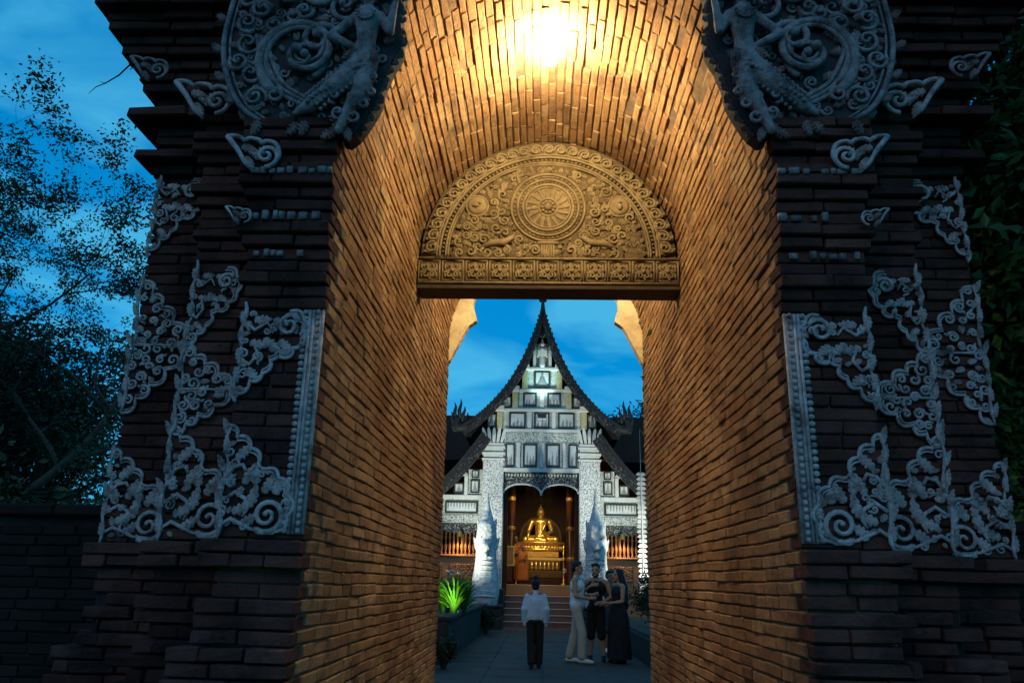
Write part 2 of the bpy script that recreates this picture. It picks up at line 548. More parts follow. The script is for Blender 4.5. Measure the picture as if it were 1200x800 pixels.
def arch_block(mb, ox, y0, y1, zt, a):
    n = 40
    inner = [(-a, 0), (-a, ZS * .5)] + [(-a * cos(pi * i / n), ZS + a * sin(pi * i / n)) for i in range(n + 1)] + [(a, ZS * .5), (a, 0)]
    outer = []
    m_ = len(inner)
    for (x, z) in inner:
        if z <= ZS + 1e-6: outer.append((-ox if x < 0 else ox, z))
        else:
            an = atan2(z - ZS, x)
            t = min(ox / abs(cos(an)) if abs(cos(an)) > 1e-6 else 1e9, (zt - ZS) / sin(an))
            outer.append((t * cos(an), ZS + t * sin(an)))
    V = []
    for y in (y0, y1):
        V += [(x, y, z) for x, z in inner] + [(x, y, z) for x, z in outer]
    F = []
    o2 = 2 * m_
    for i in range(m_ - 1):
        F.append((i, m_ + i, m_ + i + 1, i + 1))
        F.append((o2 + i, o2 + i + 1, o2 + m_ + i + 1, o2 + m_ + i))
        F.append((i, i + 1, o2 + i + 1, o2 + i))
        F.append((m_ + i, o2 + m_ + i, o2 + m_ + i + 1, m_ + i + 1))
    F.append((0, o2, o2 + m_, m_)); F.append((m_ - 1, 2 * m_ - 1, o2 + 2 * m_ - 1, o2 + m_ - 1))
    mb.add(V, F)


co = MB()
arch_block(co, 1.55, 0.03, LEN - .02, 6.4, A + .0105)
co.build('mortar_core', M_mortar, gate)
co = MB()
for s in (-1, 1):
    co.box(s * 1.50, s * 2.0, .372, LEN - .38, 0, 6.3)
    co.box(s * 1.95, s * 2.49, .722, LEN - .72, 0, 6.2)
    # upper corbelled tiers, seen only from the side
    for j in range(7):
        z = 5.0 + j * .15
        co.box(s * 1.4, s * (2.72 + j * .09), .55 - j * .06, LEN - .55 + j * .06, z, z + .149)
co.box(-3.3, 3.3, .1, LEN - .1, 6.05, 7.2)
co.box(-2.6, 2.6, .5, LEN - .5, 7.2, 8.3)
co.box(-1.8, 1.8, .9, LEN - .9, 8.3, 9.4)
co.box(-1.551, 1.551, -.05, .03, 5.05, 6.3)
co.build('masonry_core', M_darkcore, gate)


# ------------------------------------------------------------------ ornament kit (local u, v, w: w stands off the wall)
def spiral(c, r, turns=1.6, a0=0.0, hand=1, n=22, w=0.012, wr=.012):
    pts = []
    for i in range(n):
        t = i / (n - 1)
        rr = r * (1 - t) ** 0.85 + r * .10
        an = a0 + hand * t * turns * 2 * pi
        pts.append((c[0] + rr * cos(an), c[1] + rr * sin(an), w + wr * t))
    return pts


def cusped(nodes, bulge=.35, n=7):
    pts = []
    for i in range(len(nodes) - 1):
        p = Vector((nodes[i][0], nodes[i][1])); q = Vector((nodes[i + 1][0], nodes[i + 1][1]))
        d = q - p; nrm = Vector((-d.y, d.x))
        for j in range(n):
            t = j / n
            pts.append(p + d * t + nrm * bulge * 4 * t * (1 - t) * .5)
    pts.append(Vector((nodes[-1][0], nodes[-1][1])))
    return [(p.x, p.y) for p in pts]


def leaf(mb, c, an, ln, wd, M, w=.004, hgt=.022, lobes=4):
    """an acanthus leaf: lobed outline, sunk midrib, fluted sides, standing off the wall"""
    n = 3 * lobes + 1
    V = []; F = []
    ca, sa = cos(an), sin(an)
    bend = .18 * ln

    def pt(x, y, z):
        y = y + bend * (x / ln) ** 2
        return (c[0] + x * ca - y * sa, c[1] + x * sa + y * ca, z)
    for i in range(n):
        t = i / (n - 1)
        sc_ = abs(sin(t * lobes * pi))
        env = sin(pi * min(t * .86 + .12, 1)) ** .8
        y = wd * .5 * env * (.60 + .40 * sc_)
        x = t * ln
        h1 = hgt * (.45 + .55 * sc_) * (.5 + .5 * env)
        V += [pt(x, y, w), pt(x + .05 * ln, y * .70, w + h1), pt(x, y * .18, w + hgt * .30), pt(x, 0, w + hgt * .55), pt(x, -y * .18, w + hgt * .30), pt(x + .05 * ln, -y * .70, w + h1), pt(x, -y, w)]
    for i in range(n - 1):
        for k in range(6):
            F.append((i * 7 + k, (i + 1) * 7 + k, (i + 1) * 7 + k + 1, i * 7 + k + 1))
    mb.add(V, F, M)


def in_poly(p, poly):
    x, y = p; c = False; n = len(poly)
    for i in range(n):
        x1, y1 = poly[i]; x2, y2 = poly[i - 1]
        if (y1 > y) != (y2 > y) and x < (x2 - x1) * (y - y1) / (y2 - y1) + x1: c = not c
    return c


def dist_poly(p, poly):
    best = 9
    P = Vector(p)
    for i in range(len(poly)):
        a = Vector(poly[i]); b = Vector(poly[i - 1]); d = b - a
        t = max(0, min(1, (P - a).dot(d) / max(d.length_squared, 1e-9)))
        best = min(best, (a + d * t - P).length)
    return best


def fill(mb, poly, M, rng, n_try=260, r0=.024, r1=.045, leafy=.5, tube_r=.0075, avoid=(), w=.008):
    xs = [p[0] for p in poly]; ys = [p[1] for p in poly]
    placed = list(avoid)
    for _ in range(n_try):
        p = (rng.uniform(min(xs), max(xs)), rng.uniform(min(ys), max(ys)))
        r = rng.uniform(r0, r1)
        if not in_poly(p, poly) or dist_poly(p, poly) < r * .8: continue
        if any((p[0] - q[0]) ** 2 + (p[1] - q[1]) ** 2 < (r * .95 + q[2]) ** 2 for q in placed): continue
        placed.append((p[0], p[1], r))
        an = rng.uniform(0, 2 * pi)
        if rng.random() < leafy:
            leaf(mb, (p[0] - r * cos(an), p[1] - r * sin(an)), an, r * 2.1, r * 1.7, M, w * .5, .02 + r * .25)
        else:
            sp = spiral(p, r, rng.uniform(1.1, 1.7), an, rng.choice((-1, 1)), 16, w, .012)
            mb.tube(sp, [tube_r * (1.25 - .5 * i / 15) for i in range(16)], 5, M=M)
            # tail that ties the curl to its neighbours
            e = sp[0]; an2 = an + rng.uniform(-.5, .5)
            mb.tube([e, (e[0] + r * .7 * cos(an2), e[1] + r * .7 * sin(an2), w * .5)], [tube_r * 1.2, tube_r * .7], 5, M=M)
    return placed


def frame(origin, U, V, W):
    M = Matrix((Vector(U), Vector(V), Vector(W))).transposed().to_4x4()
    M.translation = Vector(origin)
    return M


def contour(mb, nodes, M, bulge=.35, r=.0098, inset=.020, cen=None, vmin=-9):
    c = [(max(u, .004), max(v, vmin)) for u, v in cusped(nodes, bulge)]
    mb.tube([(u, v, .014) for u, v in c], r, 6, M=M)
    cu = sum(p[0] for p in c) / len(c); cv = sum(p[1] for p in c) / len(c)
    if cen: cu, cv = cen
    c2 = []
    for u, v in c:
        d = Vector((cu - u, cv - v)); l = d.length
        d = d / max(l, 1e-6) * min(inset, l * .5)
        c2.append((u + d.x, v + d.y, .010))
    mb.tube(c2, r * .6, 5, M=M)
    return c


def spine(mb, v0, v1, M, rng):
    n = 14
    pts = []
    for i in range(n):
        t = i / (n - 1)
        pts.append((.008 + .012 * sin(t * 13), v0 + (v1 - v0) * t, .012 + .01 * sin(t * 7 + 1)))
    mb.tube(pts, [.006 + .006 * abs(sin(4.3 * pi * i / (n - 1))) for i in range(n)], 6, M=M)
    k = max(2, int(abs(v1 - v0) / .09))
    for i in range(k):
        vv = v0 + (v1 - v0) * (i + .5) / k
        leaf(mb, (.0, vv), pi / 2 + rng.uniform(-.3, .3) if v1 > v0 else -pi / 2, .085, .042, M, .014, .020)


NA = [(0, .52), (.045, .465), (.12, .41), (.165, .335), (.155, .275), (.205, .31), (.27, .27), (.32, .19), (.33, .09), (.28, .02), (.19, .02)]
NB = [(.24, .0), (.315, -.045), (.33, -.14), (.275, -.195), (.235, -.245), (.205, -.205), (.165, -.255), (.135, -.325), (.075, -.365), (0, -.43)]
NC = [(0, .235), (.06, .185), (.115, .14), (.18, .085), (.245, 0), (.18, -.085), (.115, -.14), (.06, -.185), (0, -.235)]


def corner_A(M, rng, sc=(1, 1)):
    mb = MB()
    nodes = [(u * sc[0], v * sc[1]) for u, v in NA][::-1]
    c = contour(mb, nodes, M, -.62, cen=(.10 * sc[0], .15 * sc[1]), vmin=.012)
    sp = spiral((.235 * sc[0], .095 * sc[1]), .075 * sc[0], 1.7, -pi / 2 - .6, 1, 26, .012, .02)
    mb.tube(sp, [.015 - .006 * i / 25 for i in range(26)], 6, M=M)
    mb.ball((sp[-1][0], sp[-1][1], .03), .014, 7, 4, M=M)
    # stems rising from the corner
    for (pts) in ([(.01, .04), (.06, .075), (.115, .05), (.16, .03), (.19, .02)], [(.015, .16), (.07, .20), (.12, .17), (.135, .12), (.115, .085)],
                  [(.015, .27), (.05, .32), (.09, .33), (.11, .30)]):
        mb.tube([(u * sc[0], v * sc[1], .012) for u, v in pts], [.011, .012, .011, .009, .007][:len(pts)], 6, M=M)
    for (u, v, an, ln) in ((.05, .36, .6, .10), (.10, .24, .9, .11), (.135, .13, 1.1, .12), (.06, .11, .2, .10), (.20, .20, .9, .10), (.17, .24, 2.0, .09), (.05, .22, 1.9, .10), (.11, .05, .4, .09), (.26, .19, 1.3, .08)):
        leaf(mb, (u * sc[0], v * sc[1]), an, ln * sc[0] * .95, .062 * sc[0], M, .004, .020)
    av = [(.235 * sc[0], .095 * sc[1], .08)] + [((u + .05 * cos(an)) * sc[0], (v + .05 * sin(an)) * sc[1], .038) for (u, v, an, ln) in ((.05, .36, .6, .10), (.10, .24, .9, .11), (.135, .13, 1.1, .12), (.06, .11, .2, .10), (.20, .20, .9, .1))]
    fill(mb, [(0, 0)] + c, M, rng, 200, .014, .026, .45, .0065, av)
    spine(mb, -.02, .52 * sc[1], M, rng)
    return mb


def corner_B(M, rng, sc=(1, 1)):
    mb = MB()
    nodes = [(u * sc[0], v * sc[1]) for u, v in NB][::-1]
    c = contour(mb, nodes, M, -.62, cen=(.10 * sc[0], -.12 * sc[1]))
    mb.tube(spiral((.245 * sc[0], -.075 * sc[1]), .055 * sc[0], 1.5, .5, 1, 22, .012, .02), [.013 - .005 * i / 21 for i in range(22)], 6, M=M)
    for pts in ([(.01, -.25), (.06, -.28), (.10, -.23), (.08, -.18)], [(.02, -.06), (.07, -.10), (.13, -.06), (.16, -.1)]):
        mb.tube([(u * sc[0], v * sc[1], .012) for u, v in pts], [.011, .011, .009, .007], 6, M=M)
    L_ = ((.05, -.16, -.4, .12), (.12, -.14, -.8, .12), (.16, -.04, -.5, .10), (.06, -.04, -.2, .10), (.20, -.15, -.9, .09), (.05, -.30, -.9, .09))
    for (u, v, an, ln) in L_:
        leaf(mb, (u * sc[0], v * sc[1]), an, ln * sc[0] * .9, .062 * sc[0], M, .004, .020)
    fill(mb, [(0, 0)] + c, M, rng, 220, .014, .028, .45, .0065, [((u + .05) * sc[0], v * sc[1], .036) for u, v, a_, l_ in L_])
    spine(mb, .05, -.44 * sc[1], M, rng)
    return mb


def corner_C(M, rng, sc=(1, 1), stem=True):
    mb = MB()
    nodes = [(u * sc[0], v * sc[1]) for u, v in NC][::-1]
    c = contour(mb, nodes, M, -.75, cen=(.06 * sc[0], 0))
    mb.tube([(0, 0, .012), (.10 * sc[0], .004, .014), (.23 * sc[0], 0, .012)], [.010, .008, .006], 5, M=M)
    leaf(mb, (.17 * sc[0], 0), 0, .08 * sc[0], .05, M, .006, .024)
    fill(mb, [(0, 0)] + c, M, rng, 420, .020, .033, .18, .0085)
    spine(mb, -.24 * sc[1], .24 * sc[1], M, rng)
    return mb


def small_curl(M, rng, sc=1.0):
    """little winged curl on the corner of a moulding"""
    mb = MB()
    nodes = [(-.07, .125), (.02, .10), (.07, .11), (.11, .085), (.155, .095), (.20, .05), (.19, -.02), (.14, -.05)]
    nodes = [(u * sc, v * sc) for u, v in nodes]
    cu = cusped(nodes[::-1], -.3)
    mb.tube([(u, v, .016) for u, v in cu], .012 * sc, 6, M=M)
    mb.tube(spiral((.145 * sc, .012 * sc), .055 * sc, 1.5, -pi / 2, 1, 22, .014, .02), [.013 * sc - .004 * i / 21 for i in range(22)], 6, M=M)
    for (u, v, an) in ((.01, .07, -.5), (.05, .06, -.9), (.04, .01, -1.2), (.08, .0, .7)):
        leaf(mb, (u * sc, v * sc), an, .08 * sc, .05 * sc, M, .008, .03)
    mb.tube([(-.07 * sc, .125 * sc, .02), (-.01 * sc, .05 * sc, .022), (.04 * sc, -.03 * sc, .02), (.085 * sc, -.075 * sc, .012)], [.014 * sc, .013 * sc, .011 * sc, .006 * sc], 6, M=M)
    return mb


ro = random.Random(21)
BEAD = []
for rad_, mt_ in (((.013, .014, .0145), M_stucco), ((.018, .016, .0150), M_stucco), ((.012, .014, .012), M_relief)):
    b_ = MB(); b_.ball((0, 0, 0), rad_, 8, 5); me_ = b_.mesh('bead', True); me_.materials.append(mt_); BEAD.append(me_)
for s in (-1, 1):
    def FR(k, z, off=.004):
        p = 0.0
        return frame((s * XK[k + 1], YK[k] - off, z), (-s, 0, 0), (0, 0, 1), (0, -1, 0)) @ Matrix.Diagonal((1, 1, .75, 1))
    def put(mb, name='stucco_scroll', m_=M_stucco):
        return mb.build(name, m_, gate, smooth=True)
    put(corner_A(FR(0, 1.69), ro))
    put(corner_A(FR(1, 1.685), ro, (1.12, 1.12)))
    put(corner_A(FR(2, 1.68), ro, (1.15, .98)))
    put(corner_B(FR(0, 2.80), ro))
    put(corner_B(FR(1, 3.18), ro, (.78, 1.08)))
    put(corner_C(FR(1, 2.47), ro, (1.18, 1.02)))
    put(corner_C(FR(2, 2.82), ro, (1.30, 1.75)))
    put(corner_B(FR(2, 3.93), ro, (.95, 1.15)))
    put(small_curl(frame((s * 1.66, -.10, 3.62), (-s, 0, 0), (0, 0, 1), (0, -1, 0)), ro, 1.05), 'stucco_curl', M_stucco)
    put(small_curl(frame((s * 2.15, .22, 4.16), (-s, 0, 0), (0, 0, 1), (0, -1, 0)), ro, 1.25), 'stucco_curl', M_stucco)
    put(small_curl(frame((s * 1.66, -.09, 3.28), (-s, 0, 0), (0, 0, 1), (0, -1, 0)), ro, .5), 'stucco_curl', M_stucco)
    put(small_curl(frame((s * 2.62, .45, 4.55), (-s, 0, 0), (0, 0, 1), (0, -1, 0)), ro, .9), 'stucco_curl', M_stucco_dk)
    # a frieze of curls high on the corbelled side
    fr = MB()
    Mf = frame((s * 2.92, .20, 4.98), (-s, 0, 0), (0, 0, 1), (0, -1, 0))
    for j in range(5):
        fr.tube(spiral((.08 + j * .17, .0), .075, 1.5, ro.uniform(0, 6), ro.choice((-1, 1)), 22, .012, .02), .012, 6, M=Mf)
        leaf(fr, (.02 + j * .17, .07), ro.uniform(-1, 1), .10, .06, Mf)
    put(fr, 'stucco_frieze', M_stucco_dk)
    # beaded strip beside the opening
    st = MB()
    for du in (.008, .055, .075):
        st.tube([(s * (A + du), -.012, 1.70), (s * (A + du), -.012, 2.81)], .0085, 6)
    st.box(s * (A + .004), s * (A + .082), -.010, .006, 1.70, 2.81)
    so_ = put(st, 'beaded_strip')
    n = 33
    for i in range(n):
        z = 1.715 + i * (2.80 - 1.715) / (n - 1)
        for (du, yy, me_b) in ((.032, -.016, BEAD[0]), (.098, -.006, BEAD[1])):
            o = bpy.data.objects.new('bead', me_b); COL.objects.link(o); o.parent = so_
            o.location = (s * (A + du), yy, z)
    # worn stucco dentil bands left on the capital
    for zb, hb in ((3.10, .045), (3.30, .05), (3.54, .04)):
        db = MB()
        x = A + .01
        pr = proj_at(0, zb)
        while x < 1.55:
            l = ro.uniform(.02, .05)
            if ro.random() < .75: db.box(s * x, s * (x + l), -pr - .014, -pr + .02, zb, zb + hb * ro.uniform(.6, 1))
            x += l + ro.uniform(.006, .03)
        tag(put(db, 'dentil_band', M_stucco_dk), kind='stuff')


# ------------------------------------------------------------------ remeshed bodies: capsules and ellipsoids fused into one skin
def cap_prim(mb, p0, r0, p1, r1, seg=12):
    p0, p1 = Vector(p0), Vector(p1)
    d = p1 - p0; l = max(d.length, 1e-5)
    q = d.to_track_quat('Z', 'Y').to_matrix().to_4x4(); q.translation = p0
    prof = []
    for i in range(5): prof.append((max(r0 * sin(pi / 2 * i / 4), 1e-4), -r0 * cos(pi / 2 * i / 4)))
    for i in range(5): prof.append((max(r1 * cos(pi / 2 * i / 4), 1e-4), l + r1 * sin(pi / 2 * i / 4)))
    mb.lathe(prof, seg, q)


def body(name, prims, voxel, mat_, parent, it=2, local=True):
    mb = MB()
    for p in prims:
        if p[0] == 'c': cap_prim(mb, *p[1:])
        else:
            c, r = p[1], p[2]
            M_ = Matrix.Translation(Vector(c))
            if len(p) > 3: M_ = M_ @ p[3]
            mb.ball((0, 0, 0), r, 18, 12, M=M_)
    me = mb.mesh('tmp')
    bm = bmesh.new(); bm.from_mesh(me); bmesh.ops.recalc_face_normals(bm, faces=bm.faces[:]); bm.to_mesh(me); bm.free()
    o = bpy.data.objects.new('tmp', me); COL.objects.link(o)
    md = o.modifiers.new('r', 'REMESH'); md.mode = 'VOXEL'; md.voxel_size = voxel
    sm = o.modifiers.new('s', 'SMOOTH'); sm.iterations = it; sm.factor = .5
    dg = bpy.context.evaluated_depsgraph_get(); dg.update()
    ev = o.evaluated_get(dg)
    me2 = bpy.data.meshes.new_from_object(ev)
    bpy.data.objects.remove(o); bpy.data.meshes.remove(me)
    me2.name = name
    me2.materials.clear(); me2.materials.append(mat_)
    me2.polygons.foreach_set('use_smooth', [True] * len(me2.polygons))
    o2 = bpy.data.objects.new(name, me2); COL.objects.link(o2)
    if parent is not None:
        if local: loc_parent(o2, parent)
        else:
            o2.parent = parent; o2.matrix_parent_inverse = PINV(parent)
    return o2


# ------------------------------------------------------------------ carved figures that carry the arch frame
def smooth_in(P):
    o_ = []
    n_ = len(P)
    for i in range(n_):
        a_ = Vector(P[i]); b_ = Vector(P[(i + 1) % n_])
        k_ = max(1, int((b_ - a_).length / .045))
        for j in range(k_):
            q_ = a_.lerp(b_, j / k_)
            w_ = .010 * noise.noise(Vector((q_.x * 14, q_.y * 14, 2.0)))
            o_.append((q_.x + w_, q_.y + w_ * .7))
    return o_


for s in (-1, 1):
    def Q(px, py):      # traced on the left bracket, metres, mirrored for the right
        return (-px * s * -1 if False else s * px, py)
    Mb = frame((0, -.08, 0), (s, 0, 0), (0, 0, 1), (0, -1, 0)) @ Matrix.Translation((0, 1.5, 0)) @ Matrix.Diagonal((.976, .989, 1, 1)) @ Matrix.Translation((0, -1.5, 0))
    out_l = [(1.62, 3.885), (1.74, 3.98), (1.83, 4.14), (1.89, 4.36), (1.88, 4.6), (1.84, 4.85), (1.84, 5.2), (.80, 5.2), (.84, 4.95), (.885, 4.72), (.875, 4.5), (.868, 4.37), (.92, 4.26), (.955, 4.16), (.97, 4.05), (1.02, 3.93), (1.08, 3.83), (1.13, 3.79), (1.165, 3.80), (1.18, 3.88), (1.3, 3.885)]
    bk = MB(); bk.prism(smooth_in(out_l), -.13, .0, Mb)
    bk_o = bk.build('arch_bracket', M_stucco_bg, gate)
    tr = MB()
    edge = [(1.62, 3.885), (1.74, 3.98), (1.83, 4.14), (1.885, 4.36), (1.875, 4.6), (1.84, 4.85), (1.84, 5.15)]
    def smooth_pts(P, n=6):
        o_ = []
        for i in range(len(P) - 1):
            p0 = Vector(P[max(i - 1, 0)]); p1 = Vector(P[i]); p2 = Vector(P[i + 1]); p3 = Vector(P[min(i + 2, len(P) - 1)])
            for j in range(n):
                t = j / n
                o_.append(tuple(.5 * ((2 * p1) + (p2 - p0) * t + (2 * p0 - 5 * p1 + 4 * p2 - p3) * t * t + (3 * p1 - p0 - 3 * p2 + p3) * t ** 3)))
        o_.append(tuple(P[-1])); return o_
    tr.tube([(u, v, .012) for u, v in smooth_pts(edge)], .016, 6, M=Mb)
    tr.tube([(u - .035, v + .01, .008) for u, v in smooth_pts(edge)], .008, 5, M=Mb)
    # the great double scroll
    for (c, r, tn, a0, hd, tk) in (((1.42, 4.30), .25, 1.25, -1.1, 1, .028), ((1.42, 4.31), .21, 1.1, -1.0, 1, .016), ((1.33, 4.40), .10, 1.3, 2.8, -1, .022), ((1.40, 4.27), .11, 1.3, -2.0, -1, .022),
                                   ((1.55, 4.72), .14, 1.4, -1.0, 1, .020), ((1.33, 4.75), .13, 1.4, 1.0, -1, .020), ((1.70, 4.90), .12, 1.4, 0, 1, .018), ((1.2, 4.62), .09, 1.4, 3.0, 1, .018)):
        sp = spiral(c, r, tn, a0, hd, 34, .014, .05)
        tr.tube(sp, [tk * (1.05 - .45 * i / 33) for i in range(34)], 7, M=Mb)
        tr.ball((sp[-1][0], sp[-1][1], sp[-1][2]), tk * 1.25, 8, 5, M=Mb)
    for (x, z, r, a0, hd) in ((1.74, 4.38, .07, 2.5, 1), (1.78, 4.26, .055, .5, -1), (1.70, 4.18, .065, 1.5, 1), (1.66, 4.03, .06, 3.5, -1), (1.76, 4.52, .06, 4, 1), (1.68, 4.62, .06, 1, -1), (1.78, 4.68, .05, 2, 1), (1.55, 4.04, .05, 0, 1), (1.60, 4.50, .05, 2.2, -1), (1.50, 4.56, .045, 1, 1), (1.72, 4.78, .05, 0, -1), (1.44, 4.60, .05, 3, 1)):
        sp = spiral((x, z), r, 1.5, a0, hd, 22, .012, .03)
        tr.tube(sp, [.014 - .006 * i / 21 for i in range(22)], 6, M=Mb)
        tr.ball((sp[-1][0], sp[-1][1], sp[-1][2]), .012, 7, 4, M=Mb)
        leaf(tr, (x + .05, z - .05), a0, .07, .04, Mb, .006, .02)
    # long sweeping tail lines under the scroll
    for k in range(3):
        tr.tube([(u, v, .014) for u, v in smooth_pts([(1.70 - k * .03, 4.44 - k * .02), (1.64 - k * .03, 4.22 + k * .01), (1.54 - k * .02, 4.07 + k * .02), (1.36 - k * .01, 3.97 + k * .02)])], .014, 6, M=Mb)
    # crocket leaves outside the border
    for j in range(7):
        p = smooth_pts(edge)[3 + j * 5]
        leaf(tr, (p[0] + .015, p[1]), .3, .075, .06, Mb, -.02, .03)
    ied = [(.885, 4.72), (.875, 4.5), (.868, 4.37), (.92, 4.26), (.955, 4.16), (.97, 4.05), (1.02, 3.93), (1.08, 3.83)]
    for j, p_ in enumerate(smooth_pts(ied, 4)):
        leaf(tr, (p_[0] + .03, p_[1]), pi + .5 * sin(j * 1.7), .06, .045, Mb, -.03, .035)
    pol = [(1.60, 3.91), (1.72, 4.0), (1.80, 4.15), (1.85, 4.36), (1.84, 4.6), (1.81, 4.85), (1.81, 5.1), (.90, 5.1), (.91, 4.72), (.90, 4.45), (.95, 4.2), (1.05, 3.95), (1.15, 3.86)]
    fill(tr, pol, Mb, ro, 1500, .020, .040, .6, .009, [(1.42, 4.30, .10), (1.05, 4.45, .06), (1.05, 4.25, .05)], .006)
    tag(tr.build('bracket_scroll', M_stucco_dk, gate, True), kind='stuff').parent = bk_o
    # carved dancer, one body
    X = lambda u, v, w: tuple(Mb @ Vector((u, v, w)))
    pr = [('c', X(1.055, 4.27, .05), .062, X(1.05, 4.36, .06), .052), ('c', X(1.05, 4.36, .06), .052, X(1.05, 4.50, .07), .074),
          ('c', X(.985, 4.52, .06), .034, X(1.115, 4.52, .06), .034), ('c', X(1.05, 4.54, .07), .028, X(1.05, 4.60, .08), .028),
          ('e', X(1.05, 4.665, .09), (.052, .058, .068)), ('c', X(1.05, 4.72, .09), .045, X(1.06, 4.86, .08), .012),
          ('c', X(1.125, 4.51, .06), .032, X(1.25, 4.39, .07), .026), ('c', X(1.25, 4.39, .07), .026, X(1.12, 4.30, .10), .020),
          ('c', X(.975, 4.51, .06), .032, X(.915, 4.40, .09), .027), ('c', X(.915, 4.40, .09), .027, X(.90, 4.55, .10), .020), ('c', X(.90, 4.55, .10), .022, X(.885, 4.62, .10), .012),
          ('c', X(1.05, 4.25, .05), .072, X(1.16, 4.10, .06), .062), ('c', X(1.16, 4.10, .06), .062, X(1.34, 3.96, .04), .040), ('c', X(1.34, 3.96, .04), .04, X(1.42, 3.92, .03), .018),
          ('c', X(1.04, 4.24, .05), .065, X(1.05, 4.05, .06), .052), ('c', X(1.05, 4.05, .06), .052, X(1.13, 3.90, .05), .034), ('c', X(1.13, 3.90, .05), .036, X(1.16, 3.80, .06), .024)]
    body('dancer_figure', pr, .009, M_stucco_dk, gate, 2, False).parent = bk_o
    dr = MB()
    # jewelled bands, scales, belt and head-dress petals
    for t in range(12):
        q = t / 11
        dr.ball((1.07 + .27 * q, 4.16 - .20 * q + .01 * sin(q * 9), .115 - .03 * q), (.016, .016, .012), 7, 4, M=Mb)
        dr.ball((1.10 + .27 * q, 4.22 - .22 * q, .095 - .03 * q), (.013, .013, .010), 7, 4, M=Mb)
    for t in range(60):
        q = (t % 12) / 11; rw_ = t // 12
        dr.ball((1.06 + .25 * q + rw_ * .022 - .04, 4.20 - .22 * q + rw_ * .022 - .05, .112 - .035 * q - .004 * (rw_ - 2) ** 2), (.013, .014, .010), 6, 4, M=Mb)
    for t in range(9):
        dr.ball((1.05 + .05 * cos(pi + t / 8 * pi), 4.50 + .05 * sin(pi + t / 8 * pi), .135), .010, 6, 4, M=Mb)
    for t in range(10):
        an = t / 9 * pi
        leaf(dr, (1.055 + .06 * cos(an), 4.275), -pi / 2 + .5 * cos(an), .08, .035, Mb, .10, .02)
    for t in range(7):
        an = t / 6 * pi
        leaf(dr, (1.05 + .05 * cos(an), 4.70 + .03 * sin(an)), an, .11, .05, Mb, .09, .03)
    for (x, z) in ((1.00, 4.02), (1.04, 3.95), (1.10, 4.0), (1.09, 3.87), (1.17, 3.90), (1.20, 4.0), (1.0, 4.12)):
        dr.tube(spiral((x, z), .035, 1.3, x * 30, 1, 16, .06, .03), .010, 6, M=Mb)
    for (x, z, an) in ((1.17, 3.87, -1.4), (1.14, 3.83, -2.2), (1.19, 3.82, -.9), (1.36, 3.87, -1.6), (1.40, 3.86, -1.2), (1.62, 3.87, -1.5)):
        leaf(dr, (x, z), an, .09, .06, Mb, .03, .035)
    tag(dr.build('figure_ornament', M_stucco_dk, gate, True), kind='stuff').parent = bk_o

# ------------------------------------------------------------------ carved tympanum over its timber lintel
YT = YL
Mt = frame((0, YT, 0), (1, 0, 0), (0, 0, 1), (0, -1, 0))
ZB = 4.235      # foot of the half round
pn = MB()
hr = [(-1.13, ZB)] + [(-1.125 * cos(pi * i / 40), ZS + .0 + 1.125 * sin(pi * i / 40)) for i in range(41)] + [(1.13, ZB)]
pn.prism(hr, -.26, 0, Mt)
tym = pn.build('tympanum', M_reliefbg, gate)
rt = random.Random(3)
# block courses of the panel ground, slightly uneven
for row in range(8):
    z0 = ZB + row * .135 + .01
    hw = sqrt(max(0, .9 ** 2 - max(0, z0 + .07 - ZS) ** 2)) - .05
    if hw < .1: continue
    for (p, q) in run(-hw, hw, .22, .42):
        v, f = chamfer_box(q - p - .012, .03, .125, .006, rt, .002)
        b = MB(); b.add(v, f)
        o = b.build('panel_block', M_reliefbg, tym)
        o.location = ((p + q) / 2, YT - .004 - rt.uniform(0, .006), z0 + .0625)
# beaded bands round the half round
band = MB()
def arcp(R, n=60, w=.02, foot=True):
    P = [(-R, ZB + .02, w)] if foot else []
    P += [(-R * cos(pi * i / n), ZS + R * sin(pi * i / n), w) for i in range(n + 1)]
    if foot: P.append((R, ZB + .02, w))
    return P
for R, r in ((.96, .013), (.985, .009), (.905, .011), (.885, .008)):
    band.tube(arcp(R), r, 6, M=Mt)
band.build('arch_band', M_relief, gate, True).parent = tym
for i in range(74):
    an = pi * (i + .5) / 74
    o = bpy.data.objects.new('bead', BEAD[2]); COL.objects.link(o); o.parent = tym
    o.location = (-.932 * cos(an), YT - .016, ZS + .932 * sin(an))
# flame-leaf border: each lobe one leaf cluster
for i in range(29):
    an = pi * (i + .5) / 29
    lb = MB()
    cx_, cz_ = -1.03 * cos(an), ZS + 1.03 * sin(an)
    rr = .062
    pts = [(cx_ + rr * cos(2 * pi * k / 16), cz_ + rr * sin(2 * pi * k / 16)) for k in range(16)]
    lb.prism(pts, 0, .018 + rt.uniform(0, .008), Mt)
    hd = 1 if i < 14 else -1
    lb.tube(spiral((cx_, cz_), .052, 1.5, -an + hd * 1.2, hd, 20, .034, .014), .010, 6, M=Mt)
    leaf(lb, (cx_ + .01, cz_ - .03), pi - an, .085, .05, Mt, .028, .022)
    lb.build('border_leaf', M_relief, gate, True).parent = tym
